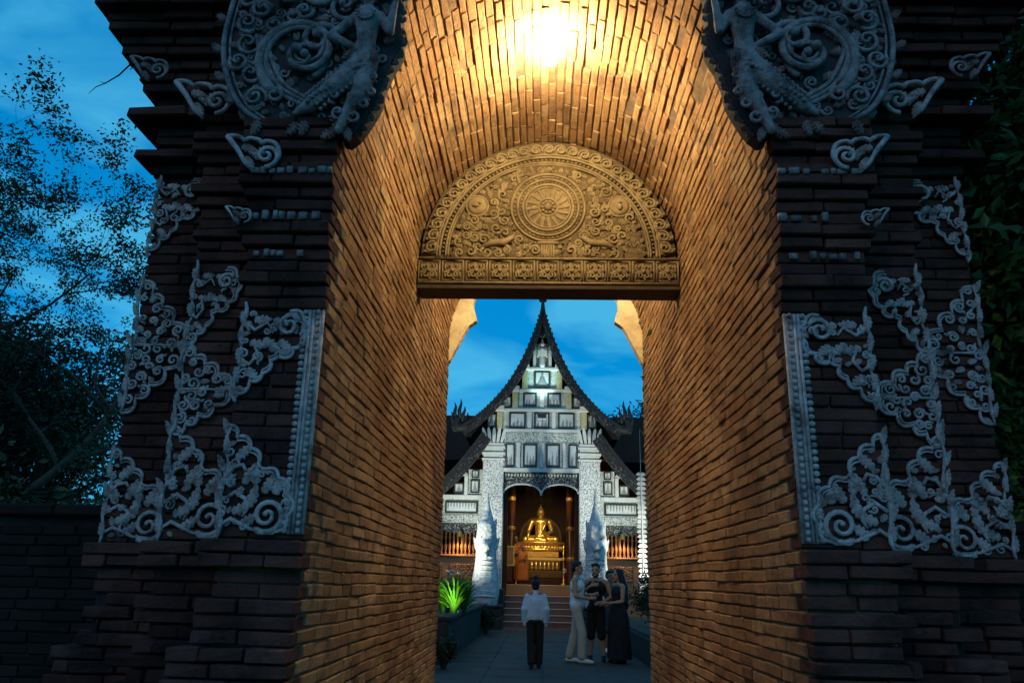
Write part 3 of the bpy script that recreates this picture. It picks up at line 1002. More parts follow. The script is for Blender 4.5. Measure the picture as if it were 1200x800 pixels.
# wheel
wz = 4.735
wh = MB()
wh.prism([(.325 * cos(2 * pi * k / 48), wz + .325 * sin(2 * pi * k / 48)) for k in range(48)], 0, .022, Mt)
for R, r in ((.33, .012), (.275, .012), (.225, .014), (.20, .009), (.085, .012)):
    wh.tube([(R * cos(2 * pi * k / 48), wz + R * sin(2 * pi * k / 48), .028) for k in range(48)], r, 6, M=Mt, closed=True)
wheel = wh.build('wheel', M_relief, gate, True); wheel.parent = tym
for k in range(16):
    an = 2 * pi * k / 16
    sp = MB()
    leaf(sp, (.075 * cos(an), wz + .075 * sin(an)), an, .135, .045, Mt, .022, .022, 2)
    o = sp.build('spoke', M_relief, gate, True); o.parent = wheel
hb = MB(); hb.ball((0, wz, .03), (.04, .04, .035), 12, 7, M=Mt)
for k in range(10): hb.ball((.055 * cos(k * pi / 5), wz + .055 * sin(k * pi / 5), .028), .018, 8, 5, M=Mt)
hb.build('hub', M_relief, gate, True).parent = wheel
rm = MB()
for k in range(44):
    an = 2 * pi * k / 44
    rm.ball((.302 * cos(an), wz + .302 * sin(an), .028), .011, 6, 4, M=Mt)
    rm.ball((.25 * cos(an), wz + .25 * sin(an), .028), .009, 6, 4, M=Mt)
    leaf(rm, (.335 * cos(an), wz + .335 * sin(an)), an, .05, .04, Mt, .006, .02, 1)
tag(rm.build('rim_beads', M_relief, gate, True), kind='stuff').parent = wheel
# moon and sun discs
for sx in (-1, 1):
    ds = MB()
    ds.lathe([(.088, 0), (.088, .028), (.06, .04), (.001, .044)], 20, Mt @ Matrix.Translation((sx * .64, 4.75, 0)))
    ds.tube([(sx * .64 + .098 * cos(2 * pi * k / 28), 4.75 + .098 * sin(2 * pi * k / 28), .018) for k in range(28)], .012, 6, M=Mt, closed=True)
    if sx < 0:
        ds.ball((-.65, 4.745, .046), (.035, .022, .02), 8, 5, M=Mt); ds.ball((-.615, 4.77, .048), (.016, .02, .018), 8, 5, M=Mt)
    else:
        ds.ball((.64, 4.735, .046), (.026, .034, .02), 8, 5, M=Mt); ds.ball((.64, 4.78, .048), (.016, .018, .016), 8, 5, M=Mt)
    ds.build('moon_disc' if sx < 0 else 'sun_disc', M_relief, gate, True).parent = tym
# scroll carving filling the half round
sc = MB()
half = [(-.86, ZB + .02)] + [(-.865 * cos(pi * i / 30), ZS + .865 * sin(pi * i / 30)) for i in range(31)] + [(.86, ZB + .02)]
avoid = [(0, wz, .36), (-.64, 4.75, .10), (.64, 4.75, .10)]
pl_ = fill(sc, half, Mt, rt, 3000, .034, .050, .3, .0125, avoid, .022)
pl_ = [(a_, b_, c_ * .8 if c_ < .06 else c_) for a_, b_, c_ in pl_]
fill(sc, half, Mt, rt, 16000, .014, .026, .6, .0085, pl_, .018)
# pedestal under the wheel
for k in range(6): sc.box(-.06 + k * .021, -.046 + k * .021, YT - .03, YT, ZB + .0, ZB + .14)
sc.box(-.09, .09, YT - .035, YT, ZB + .14, ZB + .165)
# two beasts flanking the wheel
for sx in (-1, 1):
    sc.tube([Mt @ Vector(p) for p in ((sx * .60, ZB + .10, .03), (sx * .50, ZB + .145, .035), (sx * .38, ZB + .15, .04), (sx * .30, ZB + .21, .04))], [.018, .032, .032, .02], 8)
    sc.tube([Mt @ Vector(p) for p in ((sx * .38, ZB + .14, .03), (sx * .33, ZB + .08, .035), (sx * .36, ZB + .02, .03))], [.02, .014, .010], 7)
    sc.tube([Mt @ Vector(p) for p in ((sx * .56, ZB + .12, .03), (sx * .60, ZB + .07, .035), (sx * .54, ZB + .02, .03))], [.022, .014, .010], 7)
tag(sc.build('scroll_carving', M_relief, gate, True), kind='stuff').parent = tym
# carved beam
bm_ = MB(); bm_.box(-1.145, 1.145, YT - .05, YT + .26, 3.985, ZB - .002)
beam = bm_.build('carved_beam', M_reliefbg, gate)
for k in range(11):
    xc = -1.04 + k * .208
    rs = MB()
    rs.tube([(xc - .092, 4.01, .056), (xc + .092, 4.01, .056), (xc + .092, 4.20, .056), (xc - .092, 4.20, .056)], .010, 5, M=Mt, closed=True)
    for q in range(4):
        an = pi / 4 + q * pi / 2
        rs.tube(spiral((xc + .042 * cos(an) * 1.1, 4.105 + .045 * sin(an) * 1.1), .034, 1.4, an, 1 if q % 2 else -1, 16, .056, .012), .0095, 5, M=Mt)
        leaf(rs, (xc, 4.105), q * pi / 2, .08, .05, Mt, .052, .024)
    rs.ball((xc, 4.105, .07), .02, 8, 5, M=Mt)
    rs.build('rosette_panel', M_relief, gate, True).parent = beam
bl = MB(); bl.tube([(-1.13, 4.222, .06), (1.13, 4.222, .06)], .012, 6, M=Mt); bl.tube([(-1.13, 3.995, .06), (1.13, 3.995, .06)], .012, 6, M=Mt)
bl.build('beam_rail', M_relief, gate, True).parent = beam
lt = MB(); lt.bevbox(-1.148, 1.148, YT - .055, YT + .10, 3.940, 3.983, .006); lt.bevbox(-1.147, 1.147, YT + .105, YT + .255, 3.955, 3.983, .006)
lt.build('timber_lintel', M_wood, gate)

# cream cusped plaster edge at the far end of the vault
cf = MB()
inn = [(1.135, 4.02), (1.09, 4.12), (1.03, 4.24), (.97, 4.37), (.925, 4.45), (.86, 4.50), (.83, 4.52), (.845, 4.60), (.875, 4.68), (.87, 4.78), (.83, 4.87), (.74, 4.92), (.70, 4.93), (.66, 5.00), (.56, 5.08), (.45, 5.10), (.38, 5.10), (.30, 5.17), (.16, 5.20), (0, 5.19)]
inn = inn + [(-u, v) for u, v in inn[-2::-1]]
n = len(inn)
outp = []
for i in range(n):
    u, v = inn[i]
    an = atan2(max(v - ZS, 0), u) if v > ZS else (0 if u > 0 else pi)
    if v <= ZS: outp.append(((A + .012) * (1 if u > 0 else -1), v - .02 if i in (0, n - 1) else v))
    else: outp.append(((A + .012) * cos(an), ZS + (A + .012) * sin(an)))
V = []
Ya, Yb = LEN - .10, LEN + .02
for Y in (Ya, Yb):
    V += [(u, Y, v) for u, v in inn] + [(u, Y, v) for u, v in outp]
F = []
for i in range(n - 1):
    F += [(i, i + 1, n + i + 1, n + i), (2 * n + i, 3 * n + i, 3 * n + i + 1, 2 * n + i + 1), (i, 2 * n + i, 2 * n + i + 1, i + 1), (n + i, n + i + 1, 3 * n + i + 1, 3 * n + i)]
F += [(0, n, 3 * n, 2 * n), (n - 1, 3 * n - 1, 4 * n - 1, 2 * n - 1)]
cf.add(V, F)
cf.build('plaster_arch_edge', M_cream, gate)

# ------------------------------------------------------------------ the passage lamps
M_bulb = mat('lit_bulb', (1, .9, .7), .4, emit=(1.0, .78, .43), estr=1750)
M_bulb2 = mat('lit_bulb_rear', (1, .9, .7), .4, emit=(1.0, .78, .43), estr=1400)
M_iron = mat('black_iron', (.03, .03, .03), .5)
for (y, z, m_, lab) in ((1.24, 5.245, M_bulb, 'bare glowing bulb hanging from the vault in front of the carved half round'),
                        (4.1, 5.12, M_bulb2, 'bulb on the vault hidden behind the carved half round')):
    lp = empty('ceiling_lamp', (0, y, z), 0, lab, 'lamp')
    b = MB(); b.ball((0, 0, 0), (.055, .055, .058), 16, 10); b.local('bulb', m_, lp, True)
    b = MB(); b.lathe([(.016, .054), (.018, .06), (.018, .09), (.012, .11)], 12); b.local('socket', M_cream, lp)
    b = MB(); b.tube([(0, 0, .09), (.004, 0, .16), (0, 0, max(.17, ZS + A - z))], .0028, 6); b.local('cord', M_cream, lp)

# ------------------------------------------------------------------ the temple hall beyond the gate
TY = 27.5
M_white = mosaic('white_mosaic', (.60, .64, .59), (.30, .32, .30), 30.0, .66, soft=.12)
M_white2 = mosaic('silver_carving', (.56, .60, .55), (.18, .19, .18), 22.0, .60, soft=.12)
M_column = mosaic('mosaic_column', (.70, .73, .71), (.16, .165, .165), 32.0, .60, soft=.12)
M_plainw = mat('white_stucco', (.66, .68, .64), .7, (.56, .58, .55), 4, bump=.2, bscale=20)
M_tarn = mat('gilded_post', (.50, .44, .22), .5, (.62, .56, .34), 5, metal=.2)
M_darkroof = mat('dark_carved_wood', (.010, .010, .010), .6, (.022, .021, .02), 6, bump=.6, bscale=9)
M_barge = mosaic('dark_glass_mosaic', (.012, .012, .013), (.10, .10, .095), 22.0, .76, soft=.08)
M_valance = mosaic('black_lattice', (.028, .030, .030), (.36, .38, .36), 24.0, .70)
M_tile = mat('roof_shingle', (.03, .028, .028), .8, (.055, .05, .048), 3, bump=.3, bscale=10)
M_frame = mat('black_frame', (.035, .04, .035), .5)
M_pic = mat('silver_panel', (.68, .72, .70), .5, (.54, .58, .57), 12, metal=.0, bump=.4, bscale=30)
M_fig = mat('dark_relief', (.20, .21, .20), .6, (.34, .35, .34), 10)
M_red = mat('red_lacquer', (.040, .012, .008), .4, (.06, .018, .010), 3)
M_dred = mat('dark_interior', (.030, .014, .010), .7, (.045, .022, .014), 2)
M_teak = mat('teak_baluster', (.20, .09, .035), .5, (.28, .13, .05), 6)
M_orangewall = mat('terracotta_plaster', (.42, .20, .09), .8, (.34, .15, .07), 2.5, bump=.2, bscale=15)
M_carved = mosaic('terracotta_carving', (.40, .20, .09), (.10, .045, .02), 20.0, .5)
M_step = mat('worn_red_step', (.16, .085, .06), .7, (.22, .12, .085), 3, bump=.2, bscale=12)
M_nosing = mat('pale_nosing', (.42, .34, .28), .6)
M_floor = mat('polished_ochre_floor', (.42, .24, .10), .35, (.36, .20, .08), 1.5)
M_gold = mat('polished_gold', (.90, .62, .18), .30, (.80, .52, .14), 4, metal=.82)
M_back = mat('dull_brown_board', (.055, .032, .016), .7, (.085, .05, .024), 5, bump=.3, bscale=12)
M_gilt_dk = mat('tarnished_gilding', (.12, .07, .024), .55, (.08, .045, .015), 6, metal=.4, bump=.3, bscale=12)
M_golddull = mat('old_gilding', (.52, .32, .08), .5, (.38, .22, .06), 6, metal=.7, bump=.3, bscale=12)

M_naga = mosaic('scaled_white_stucco', (.58, .60, .58), (.40, .42, .41), 9.0, .55, rough=.8, soft=.25)
hall = empty('temple_hall', (0, TY, 0), 0, 'ornate white temple hall with steep dark curved gable seen through the gateway', 'temple')
E_ = lambda mb, name, m_, par=hall, sm=False: mb.build(name, m_, par, sm)
OUT = lambda y=TY: frame((0, y, 0), (1, 0, 0), (0, 0, 1), (0, -1, 0))

# steps and floor
E_(MB().box(-14, 14, TY - .05, TY + 16, 0, 1.08), 'platform', M_orangewall)
for i in range(5):
    h = .215 * (i + 1)
    stp = E_(MB().bevbox(-1.30, 1.30, 25.95 + i * .30, 27.45, h - .213, h - .03, .01), 'stair_step', M_step)
    E_(MB().bevbox(-1.31, 1.31, 25.92 + i * .30, 26.26 + i * .30, h - .029, h, .008), 'nosing', M_nosing, stp)
E_(MB().bevbox(-1.47, 1.47, TY + .9, TY + 8, 1.082, 1.47, .02), 'dais', M_floor)
for s in (-1, 1):
    E_(MB().bevbox(s * 1.32, s * 1.55, 25.9, 27.44, 0, 1.30, .03), 'stair_parapet', M_stone)

# tall corner columns
for s in (-1, 1):
    c = E_(MB().bevbox(s * 1.47, s * 2.28, TY - .35, TY + .3, 1.082, 6.10, .02), 'column', M_column)
    cp = MB()
    for (z0, z1, e) in ((6.10, 6.18, .05), (6.18, 6.32, -.02), (6.32, 6.42, .05), (6.42, 6.56, -.02), (6.56, 6.66, .04), (6.66, 6.78, .0)):
        cp.bevbox(s * (1.47 - e), s * (2.28 + e), TY - .35 - e, TY + .3, z0 + .003, z1 - .003, .015)
    E_(cp, 'capital', M_plainw, c)
    for k in range(5):
        t = (k - 2)
        x0 = s * 1.875 + t * .15
        pt = MB()
        Mp = frame((x0, TY - .36, 6.80), (1, 0, t * .0), (t * .13, 0, 1), (0, -1, 0))
        pt.prism([(-.05, 0), (.05, 0), (.068, .30), (.055, .50), (0, .60), (-.055, .50), (-.068, .30)], -.10, .03, Mp)
        E_(pt, 'lotus_petal', M_plainw, c)
    E_(MB().box(s * 1.50, s * 2.25, TY - .26, TY + .3, 6.785, 7.36), 'capital_core', M_frame, c)


def panel(x0, x1, z0, z1, par, kind=0, rng=random.Random(4)):
    """framed relief picture: frame > picture, figures"""
    fr = MB()
    t = min(.065, (x1 - x0) * .14)
    y0 = TY - .30
    fr.box(x0, x1, y0 - .05, y0 + .02, z0, z0 + t); fr.box(x0, x1, y0 - .05, y0 + .02, z1 - t, z1)
    fr.box(x0, x0 + t, y0 - .05, y0 + .02, z0 + t, z1 - t); fr.box(x1 - t, x1, y0 - .05, y0 + .02, z0 + t, z1 - t)
    f = E_(fr, 'picture_frame', M_frame, par)
    E_(MB().box(x0 + t, x1 - t, y0 - .012, y0 + .018, z0 + t, z1 - t), 'picture', M_pic, f)
    fg = MB()
    w = x1 - x0 - 2 * t; h = z1 - z0 - 2 * t
    Mo = OUT(y0 - .012)
    if kind == 1:      # row of standing figures along the base
        k = int(w / .11)
        for i in range(k):
            xx = x0 + t + (i + .5) * w / k; hh = h * rng.uniform(.45, .85)
            fg.prism([(xx - .035, z1 - t - .001), (xx + .035, z1 - t - .001), (xx + .02, z1 - t - hh * .6), (xx, z1 - t - hh), (xx - .025, z1 - t - hh * .6)], .0, .015, Mo)
    else:
        cx_ = (x0 + x1) / 2; b0 = z0 + t + .003
        if kind == 2:     # one seated figure
            fg.prism([(cx_ - w * .38, b0), (cx_ + w * .38, b0), (cx_ + w * .25, b0 + h * .22), (cx_ + w * .16, b0 + h * .5), (cx_ + w * .07, b0 + h * .62), (cx_ + w * .08, b0 + h * .8), (cx_, b0 + h * .95), (cx_ - w * .08, b0 + h * .8), (cx_ - w * .07, b0 + h * .62), (cx_ - w * .16, b0 + h * .5), (cx_ - w * .25, b0 + h * .22)], 0, .03, Mo)
        else:
            for i in range(3):
                xx = x0 + t + w * (.2 + .3 * i) + rng.uniform(-.03, .03); hh = h * rng.uniform(.35, .7); ww = w * .075
                fg.prism([(xx - ww, b0), (xx + ww, b0), (xx + ww * .8, b0 + hh * .55), (xx + ww * 1.3, b0 + hh * .7), (xx + ww * .3, b0 + hh * .75), (xx + ww * .3, b0 + hh), (xx - ww * .3, b0 + hh), (xx - ww * .3, b0 + hh * .75), (xx - ww * 1.2, b0 + hh * .5)], 0, .02, Mo)
    E_(fg, 'relief_figures', M_fig, f)
    return f


# stepped white gable wall, tier by tier
tiers = [(5.70, 7.34, 1.469), (7.34, 8.16, 1.78), (8.16, 8.96, 1.18), (8.96, 9.86, .80)]
gw = []
for (z0, z1, hw) in tiers:
    t = E_(MB().box(-hw, hw, TY - .28, TY - .05, z0 + .003, z1), 'gable_tier', M_white)
    gw.append(t)
    E_(MB().bevbox(-hw - .04, hw + .04, TY - .40, TY - .06, z1 - .12, z1 + .002, .015), 'string_course', M_plainw, t)
    if hw != 1.469:
        for s in (-1, 1):
            E_(MB().bevbox(s * (hw - .22), s * (hw + .0), TY - .38, TY - .1, z0 + .005, z1 - .125, .01), 'gilded_post', M_tarn, t)
            hd = MB()
            hd.bevbox(s * (hw - .28), s * (hw + .1), TY - .44, TY - .08, z1 - .11, z1 + .12, .02)
            hd.tube([(s * (hw - .09), TY - .25, z1 + .1), (s * (hw - .09), TY - .25, z1 + .42)], [.05, .008], 6)
            E_(hd, 'post_capital', M_plainw, t)
E_(MB().box(-1.469, 1.469, TY - .33, TY - .1, 6.83, 7.20), 'carved_band', M_white2, gw[0])
E_(MB().box(-1.469, 1.469, TY - .36, TY - .1, 5.66, 5.80), 'carved_band', M_plainw, gw[0])
for x0, x1 in ((-1.41, -1.05), (-.73, -.18), (.18, .73), (1.05, 1.41)): panel(x0, x1, 5.86, 6.76, gw[0], 0)
for x in (-.89, 0, .89): E_(MB().bevbox(x - .07, x + .07, TY - .35, TY - .2, 5.82, 6.82, .02), 'mullion', M_plainw, gw[0])
for x0, x1 in ((-1.30, -.64), (-.31, .31), (.64, 1.30)): panel(x0, x1, 7.38, 8.02, gw[1], 0)
for x in (-.475, .475): E_(MB().bevbox(x - .08, x + .08, TY - .35, TY - .2, 7.37, 8.03, .02), 'mullion', M_plainw, gw[1])
for x0, x1 in ((-.76, -.21), (.21, .76)): panel(x0, x1, 8.27, 8.82, gw[2], 0)
E_(MB().bevbox(-.09, .09, TY - .35, TY - .2, 8.24, 8.84, .02), 'mullion', M_plainw, gw[2])
panel(-.32, .32, 9.07, 9.72, gw[3], 2)
# small wedge panels where the tiers meet the bargeboards
for s in (-1, 1):
    for (x0, z0, z1) in ((1.80, 7.40, 7.95), (1.22, 8.2, 8.66)):
        panel(min(s * x0, s * (x0 + .36)), max(s * x0, s * (x0 + .36)), z0, z1, gw[1], 2)
# crowning niche with a small standing figure
ni = E_(MB().box(-.34, .34, TY - .22, TY - .04, 9.863, 10.9), 'niche', M_white2)
for s in (-1, 1):
    E_(MB().bevbox(s * .25, s * .38, TY - .36, TY - .18, 9.88, 10.6, .02), 'niche_post', M_plainw, ni)
    E_(MB().tube([(s * .315, TY - .27, 10.6), (s * .315, TY - .27, 11.0)], [.07, .01], 8), 'niche_finial', M_plainw, ni)
nf = [('c', (0, TY - .33, 9.95), .13, (0, TY - .33, 10.35), .10), ('c', (0, TY - .33, 10.35), .11, (0, TY - .33, 10.6), .13), ('e', (0, TY - .34, 10.82), (.09, .09, .11)), ('c', (0, TY - .34, 10.92), .05, (0, TY - .34, 11.1), .015),
      ('c', (-.15, TY - .33, 10.6), .05, (-.19, TY - .36, 10.3), .04), ('c', (.15, TY - .33, 10.6), .05, (.19, TY - .36, 10.3), .04)]
body('niche_figure', nf, .025, M_plainw, hall, 1, False).parent = ni
E_(MB().prism([(-.2, 11.2), (.2, 11.2), (.10, 11.5), (0, 11.9), (-.10, 11.5)], 0, .1, OUT(TY - .1)), 'niche_crest', M_plainw, ni)

# dark gable infill, bargeboards and the curved roof
G = [(0.02, 13.1), (.10, 12.0), (.37, 11.06), (.84, 9.9), (1.42, 8.9), (2.11, 8.08), (2.62, 7.62), (3.15, 7.25)]
def smooth2(P, n=5):
    o_ = []
    for i in range(len(P) - 1):
        p0 = Vector(P[max(i - 1, 0)]); p1 = Vector(P[i]); p2 = Vector(P[i + 1]); p3 = Vector(P[min(i + 2, len(P) - 1)])
        for j in range(n):
            t = j / n
            o_.append(tuple(.5 * ((2 * p1) + (p2 - p0) * t + (2 * p0 - 5 * p1 + 4 * p2 - p3) * t * t + (3 * p1 - p0 - 3 * p2 + p3) * t ** 3)))
    o_.append(tuple(P[-1])); return o_
GS = smooth2(G)
inf = [(x * .97 - .05, z - .15) for x, z in GS if z < 12.6]
E_(MB().prism([(-x, z) for x, z in reversed(inf)] + [(-2.6, 6.8), (2.6, 6.8)][0:0] + inf + [(2.3, 6.9), (-2.3, 6.9)], -.4, 0, OUT(TY + .0)), 'gable_infill', M_darkroof)


def ribbon(P, thick, y0, y1, mb, s, taper=None):
    n = len(P)
    up = []; lo = []
    for i, (x, z) in enumerate(P):
        a = Vector(P[max(i - 1, 0)]); b = Vector(P[min(i + 1, n - 1)]); d = (b - a).normalized()
        nrm = Vector((d.y, -d.x)) * -1
        th = thick if taper is None else thick * taper(i / (n - 1))
        q = Vector((x, z)) - Vector((nrm.x, nrm.y)) * th if nrm.y > 0 or True else None
        if q.x < 0.0: q.x = 0.0
        up.append((x, z)); lo.append((q.x, q.y))
    V = []
    for Y in (y0, y1):
        V += [(s * x, Y, z) for x, z in up] + [(s * x, Y, z) for x, z in lo]
    F = []
    for i in range(n - 1):
        F += [(i, i + 1, n + i + 1, n + i), (2 * n + i, 3 * n + i, 3 * n + i + 1, 2 * n + i + 1), (i, 2 * n + i, 2 * n + i + 1, i + 1), (n + i, n + i + 1, 3 * n + i + 1, 3 * n + i)]
    F += [(0, n, 3 * n, 2 * n), (n - 1, 3 * n - 1, 4 * n - 1, 2 * n - 1)]
    mb.add(V, F)


P2 = smooth2([(2.30, 7.05), (2.75, 6.42), (3.3, 5.72), (3.9, 5.12), (4.6, 4.6), (5.4, 4.15)])
P3 = smooth2([(4.9, 4.5), (5.8, 3.9), (6.9, 3.45)])
for s in (-1, 1):
    b = MB(); ribbon(GS, .27, TY - 1.0, TY - .82, b, s, lambda t: .35 + .75 * min(1, t * 2.2)); bb = E_(b, 'bargeboard', M_barge)
    b = MB(); ribbon([(x, z + .05) for x, z in GS], .10, TY - 1.08, TY - .80, b, s); E_(b, 'bargeboard_rim', M_darkroof, bb)
    b = MB(); ribbon([(x, z - .02) for x, z in GS], .16, TY - .79, TY + 16, b, s); E_(b, 'upper_roof', M_tile)
    b = MB(); ribbon(P2, .42, TY - .9, TY - .72, b, s); b2 = E_(b, 'lower_bargeboard', M_barge)
    b = MB(); ribbon([(x, z + .05) for x, z in P2], .12, TY - .98, TY - .70, b, s); E_(b, 'bargeboard_rim', M_darkroof, b2)
    b = MB(); ribbon([(x, z - .02) for x, z in P2], .16, TY - .69, TY + 16, b, s); E_(b, 'lower_roof', M_tile)
    b = MB(); ribbon(P3, .4, TY - .6, TY + 16, b, s); E_(b, 'outer_roof', M_tile)
    # naga finial rearing at each eave end
    nf = MB()
    Mn = frame((s * 3.10, TY - .92, 7.28), (s, 0, 0), (0, 0, 1), (0, -1, 0)) @ Matrix.Diagonal((.82, .82, .8, 1))
    nf.tube([Mn @ Vector((u, v, 0)) for u, v in ((-.35, .20), (-.05, -.02), (.16, -.04), (.30, .12), (.27, .36), (.16, .50))], [.14, .18, .19, .17, .15, .10], 8)
    for (u, v, h, ln) in ((.30, .35, .85, .10), (.12, .42, .95, -.02), (-.04, .25, .75, -.06), (.40, .18, .55, .16), (-.2, .2, .5, -.05)):
        nf.tube([Mn @ Vector(q) for q in ((u, v, 0), (u + ln * .3 + .05, v + h * .4, 0), (u + ln * .6 - .03, v + h * .75, 0), (u + ln, v + h, 0))], [.09, .085, .05, .008], 6)
    nf.tube([Mn @ Vector(q) for q in ((.25, .10, 0), (.42, -.02, 0), (.36, -.18, 0), (.20, -.22, 0))], [.12, .10, .07, .02], 7)
    E_(nf, 'naga_finial', M_darkroof, hall, True)
    # crockets along the ridge of the bargeboard
    ck = MB()
    for (x, z) in GS[6:]:
        ck.tube([(s * x, TY - .94, z + .02), (s * (x + .03), TY - .94, z + .06), (s * (x + .02), TY - .94, z + .11)], [.05, .035, .01], 5)
    E_(ck, 'crocket_row', M_darkroof, bb)
sp = MB(); sp.tube([(0, TY - .9, 12.5), (0, TY - .9, 13.0), (0, TY - 1.0, 13.6), (0, TY - 1.2, 14.3), (0, TY - 1.15, 15.0)], [.16, .12, .10, .07, .01], 8)
E_(sp, 'ridge_finial', M_darkroof)

# lattice valance with its double arch
va = MB()
def arch2(n=12):
    P = []
    for c, w in ((-.735, .72), (.735, .72)):
        for i in range(n + 1):
            an = pi - pi * i / n
            P.append((c + w * cos(an), 4.86 + .36 * sin(an)))
    return P
A2 = arch2()
top = 5.655
V = []; n = len(A2)
for w in (0, .06):
    V += [(u, v, w) for u, v in A2] + [(u, top, w) for u, v in A2]
F = []
for i in range(n - 1):
    F += [(i, i + 1, n + i + 1, n + i), (2 * n + i, 3 * n + i, 3 * n + i + 1, 2 * n + i + 1), (i, 2 * n + i, 2 * n + i + 1, i + 1), (n + i, n + i + 1, 3 * n + i + 1, 3 * n + i)]
F += [(0, n, 3 * n, 2 * n), (n - 1, 3 * n - 1, 4 * n - 1, 2 * n - 1)]
va.add(V, F, OUT(TY - .1))
vo = E_(va, 'lattice_valance', M_valance)
rim = MB(); rim.tube([(u, v - .01, .07) for u, v in A2], .035, 6, M=OUT(TY - .1)); E_(rim, 'arch_rim', M_plainw, vo)
dn = MB()
for i in range(24): dn.box(-1.42 + i * .12, -1.36 + i * .12, TY - .18, TY - .1, 5.50, 5.60)
tag(E_(dn, 'dentil_row', M_plainw, vo), kind='stuff')
E_(MB().lathe([(.01, 4.76), (.05, 4.80), (.03, 4.85), (.07, 4.90)], 10, Matrix.Translation((0, TY - .12, 0))), 'pendant', M_plainw, vo)

# side wings
for s in (-1, 1):
    sx = lambda a, b: (min(s * a, s * b), max(s * a, s * b))
    w = E_(MB().box(*sx(2.29, 6.2), TY - .1, TY + .2, 3.70, 4.74), 'wing_wall', M_white)
    E_(MB().bevbox(*sx(2.29, 6.2), TY - .2, TY + .1, 4.60, 4.76, .02), 'string_course', M_plainw, w)
    E_(MB().box(*sx(2.29, 6.2), TY - .14, TY + .1, 3.72, 4.0), 'carved_band', M_white2, w)
    E_(MB().box(*sx(2.29, 2.85), TY - .1, TY + .2, 4.742, 5.75), 'wing_tier', M_white, w)
    E_(MB().box(*sx(2.85, 3.35), TY - .08, TY + .2, 4.742, 5.15), 'wing_tier', M_white, w)
    oldTY = TY
    TY = oldTY + .18
    panel(*sx(2.42, 2.76), 4.84, 5.34, w, 2); panel(*sx(3.02, 3.40), 4.82, 5.22, w, 2); panel(*sx(2.45, 2.72), 5.42, 5.72, w, 2)
    panel(*sx(2.45, 3.72), 4.05, 4.52, w, 1); panel(*sx(4.0, 5.3), 4.05, 4.52, w, 1)
    TY = oldTY
    gp = MB(); gp.bevbox(*sx(2.86, 3.0), TY - .2, TY, 4.76, 5.5, .02); gp.tube([(s * 2.93, TY - .1, 5.5), (s * 3.02, TY - .1, 5.68), (s * 2.9, TY - .1, 5.9)], [.09, .06, .01], 6)
    gp.tube([(s * 2.93, TY - .1, 5.5), (s * 3.15, TY - .1, 5.56)], [.07, .03], 6)
    E_(gp, 'wing_finial', M_plainw, w)
    # scalloped dark valance
    vv = MB(); n = 30
    P = [(2.29 + 3.9 * i / n, 3.42 - .12 * abs(sin(i / n * pi * 2.6))) for i in range(n + 1)]
    vv.prism([(s * u, v) for u, v in P] + [(s * 6.19, 3.699), (s * 2.29, 3.699)], 0, .06, OUT(TY - .0))
    E_(vv, 'side_valance', M_valance, w)
    lw = E_(MB().box(*sx(2.29, 6.2), TY - .02, TY + .25, 1.082, 2.44), 'parapet_wall', M_orangewall)
    E_(MB().bevbox(*sx(2.29, 6.2), TY - .1, TY + .3, 2.44, 2.52, .02), 'parapet_coping', M_orangewall, lw)
    for x in (2.38, 3.68, 4.98): E_(MB().bevbox(*sx(x + .02, x + 1.1), TY - .06, TY, 1.62, 2.18, .02), 'carved_panel', M_carved, lw)
    # balusters: one turned spindle, repeated
    bp = MB(); bp.lathe([(.05, 2.52), (.05, 2.58), (.025, 2.62), (.055, 2.74), (.06, 2.84), (.028, 2.96), (.03, 3.06), (.055, 3.16), (.03, 3.24), (.05, 3.30), (.05, 3.45)], 8)
    me = bp.mesh('baluster', True); me.materials.append(M_teak)
    for k in range(24):
        o = bpy.data.objects.new('baluster', me); COL.objects.link(o)
        o.parent = lw
        o.location = (s * (2.42 + k * .155), TY + .12, 0)
    # outer wall and post
    E_(MB().bevbox(*sx(6.0, 6.6), TY - .3, TY + .3, 1.082, 4.0, .02), 'outer_column', M_column)
    E_(MB().box(*sx(6.2, 6.4), TY + .3, TY + 15, 1.082, 3.7), 'side_wall', M_orangewall)
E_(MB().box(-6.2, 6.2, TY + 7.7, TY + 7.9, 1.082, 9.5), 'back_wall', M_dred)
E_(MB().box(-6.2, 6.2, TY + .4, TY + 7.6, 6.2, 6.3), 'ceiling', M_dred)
# inner lacquered columns with gilded rings
for s in (-1, 1):
    for (x, y, r) in ((1.22, TY + 2.2, .16), (1.55, TY + 5.5, .2), (3.2, TY + 3, .2)):
        c = MB(); c.lathe([(r * 1.3, 1.47), (r * 1.3, 1.6), (r, 1.7), (r, 6.2)], 16, Matrix.Translation((s * x, y, 0)))
        co_ = E_(c, 'inner_column', M_red, hall, True)
        rg_ = MB()
        for z in (2.4, 3.6, 4.8): rg_.lathe([(r + .004, z), (r + .02, z + .03), (r + .02, z + .13), (r + .004, z + .16)], 16, Matrix.Translation((s * x, y, 0)), cap=False)
        E_(rg_, 'gilded_ring', M_golddull, co_, True)
    E_(MB().bevbox(s * 1.30, s * 1.46, TY + .35, TY + .6, 1.082, 5.0, .02), 'door_post', M_red)

# floodlight on the facade top niche, warm lights in the hall
def spot(name, loc, target, power, col, size, blend=.6, rad=.08):
    l = bpy.data.lights.new(name, 'SPOT'); l.energy = power; l.color = col; l.spot_size = size; l.spot_blend = blend; l.shadow_soft_size = rad
    o = bpy.data.objects.new(name, l); COL.objects.link(o)
    o.location = loc
    o.rotation_euler = (Vector(target) - Vector(loc)).to_track_quat('-Z', 'Y').to_euler()
    return o


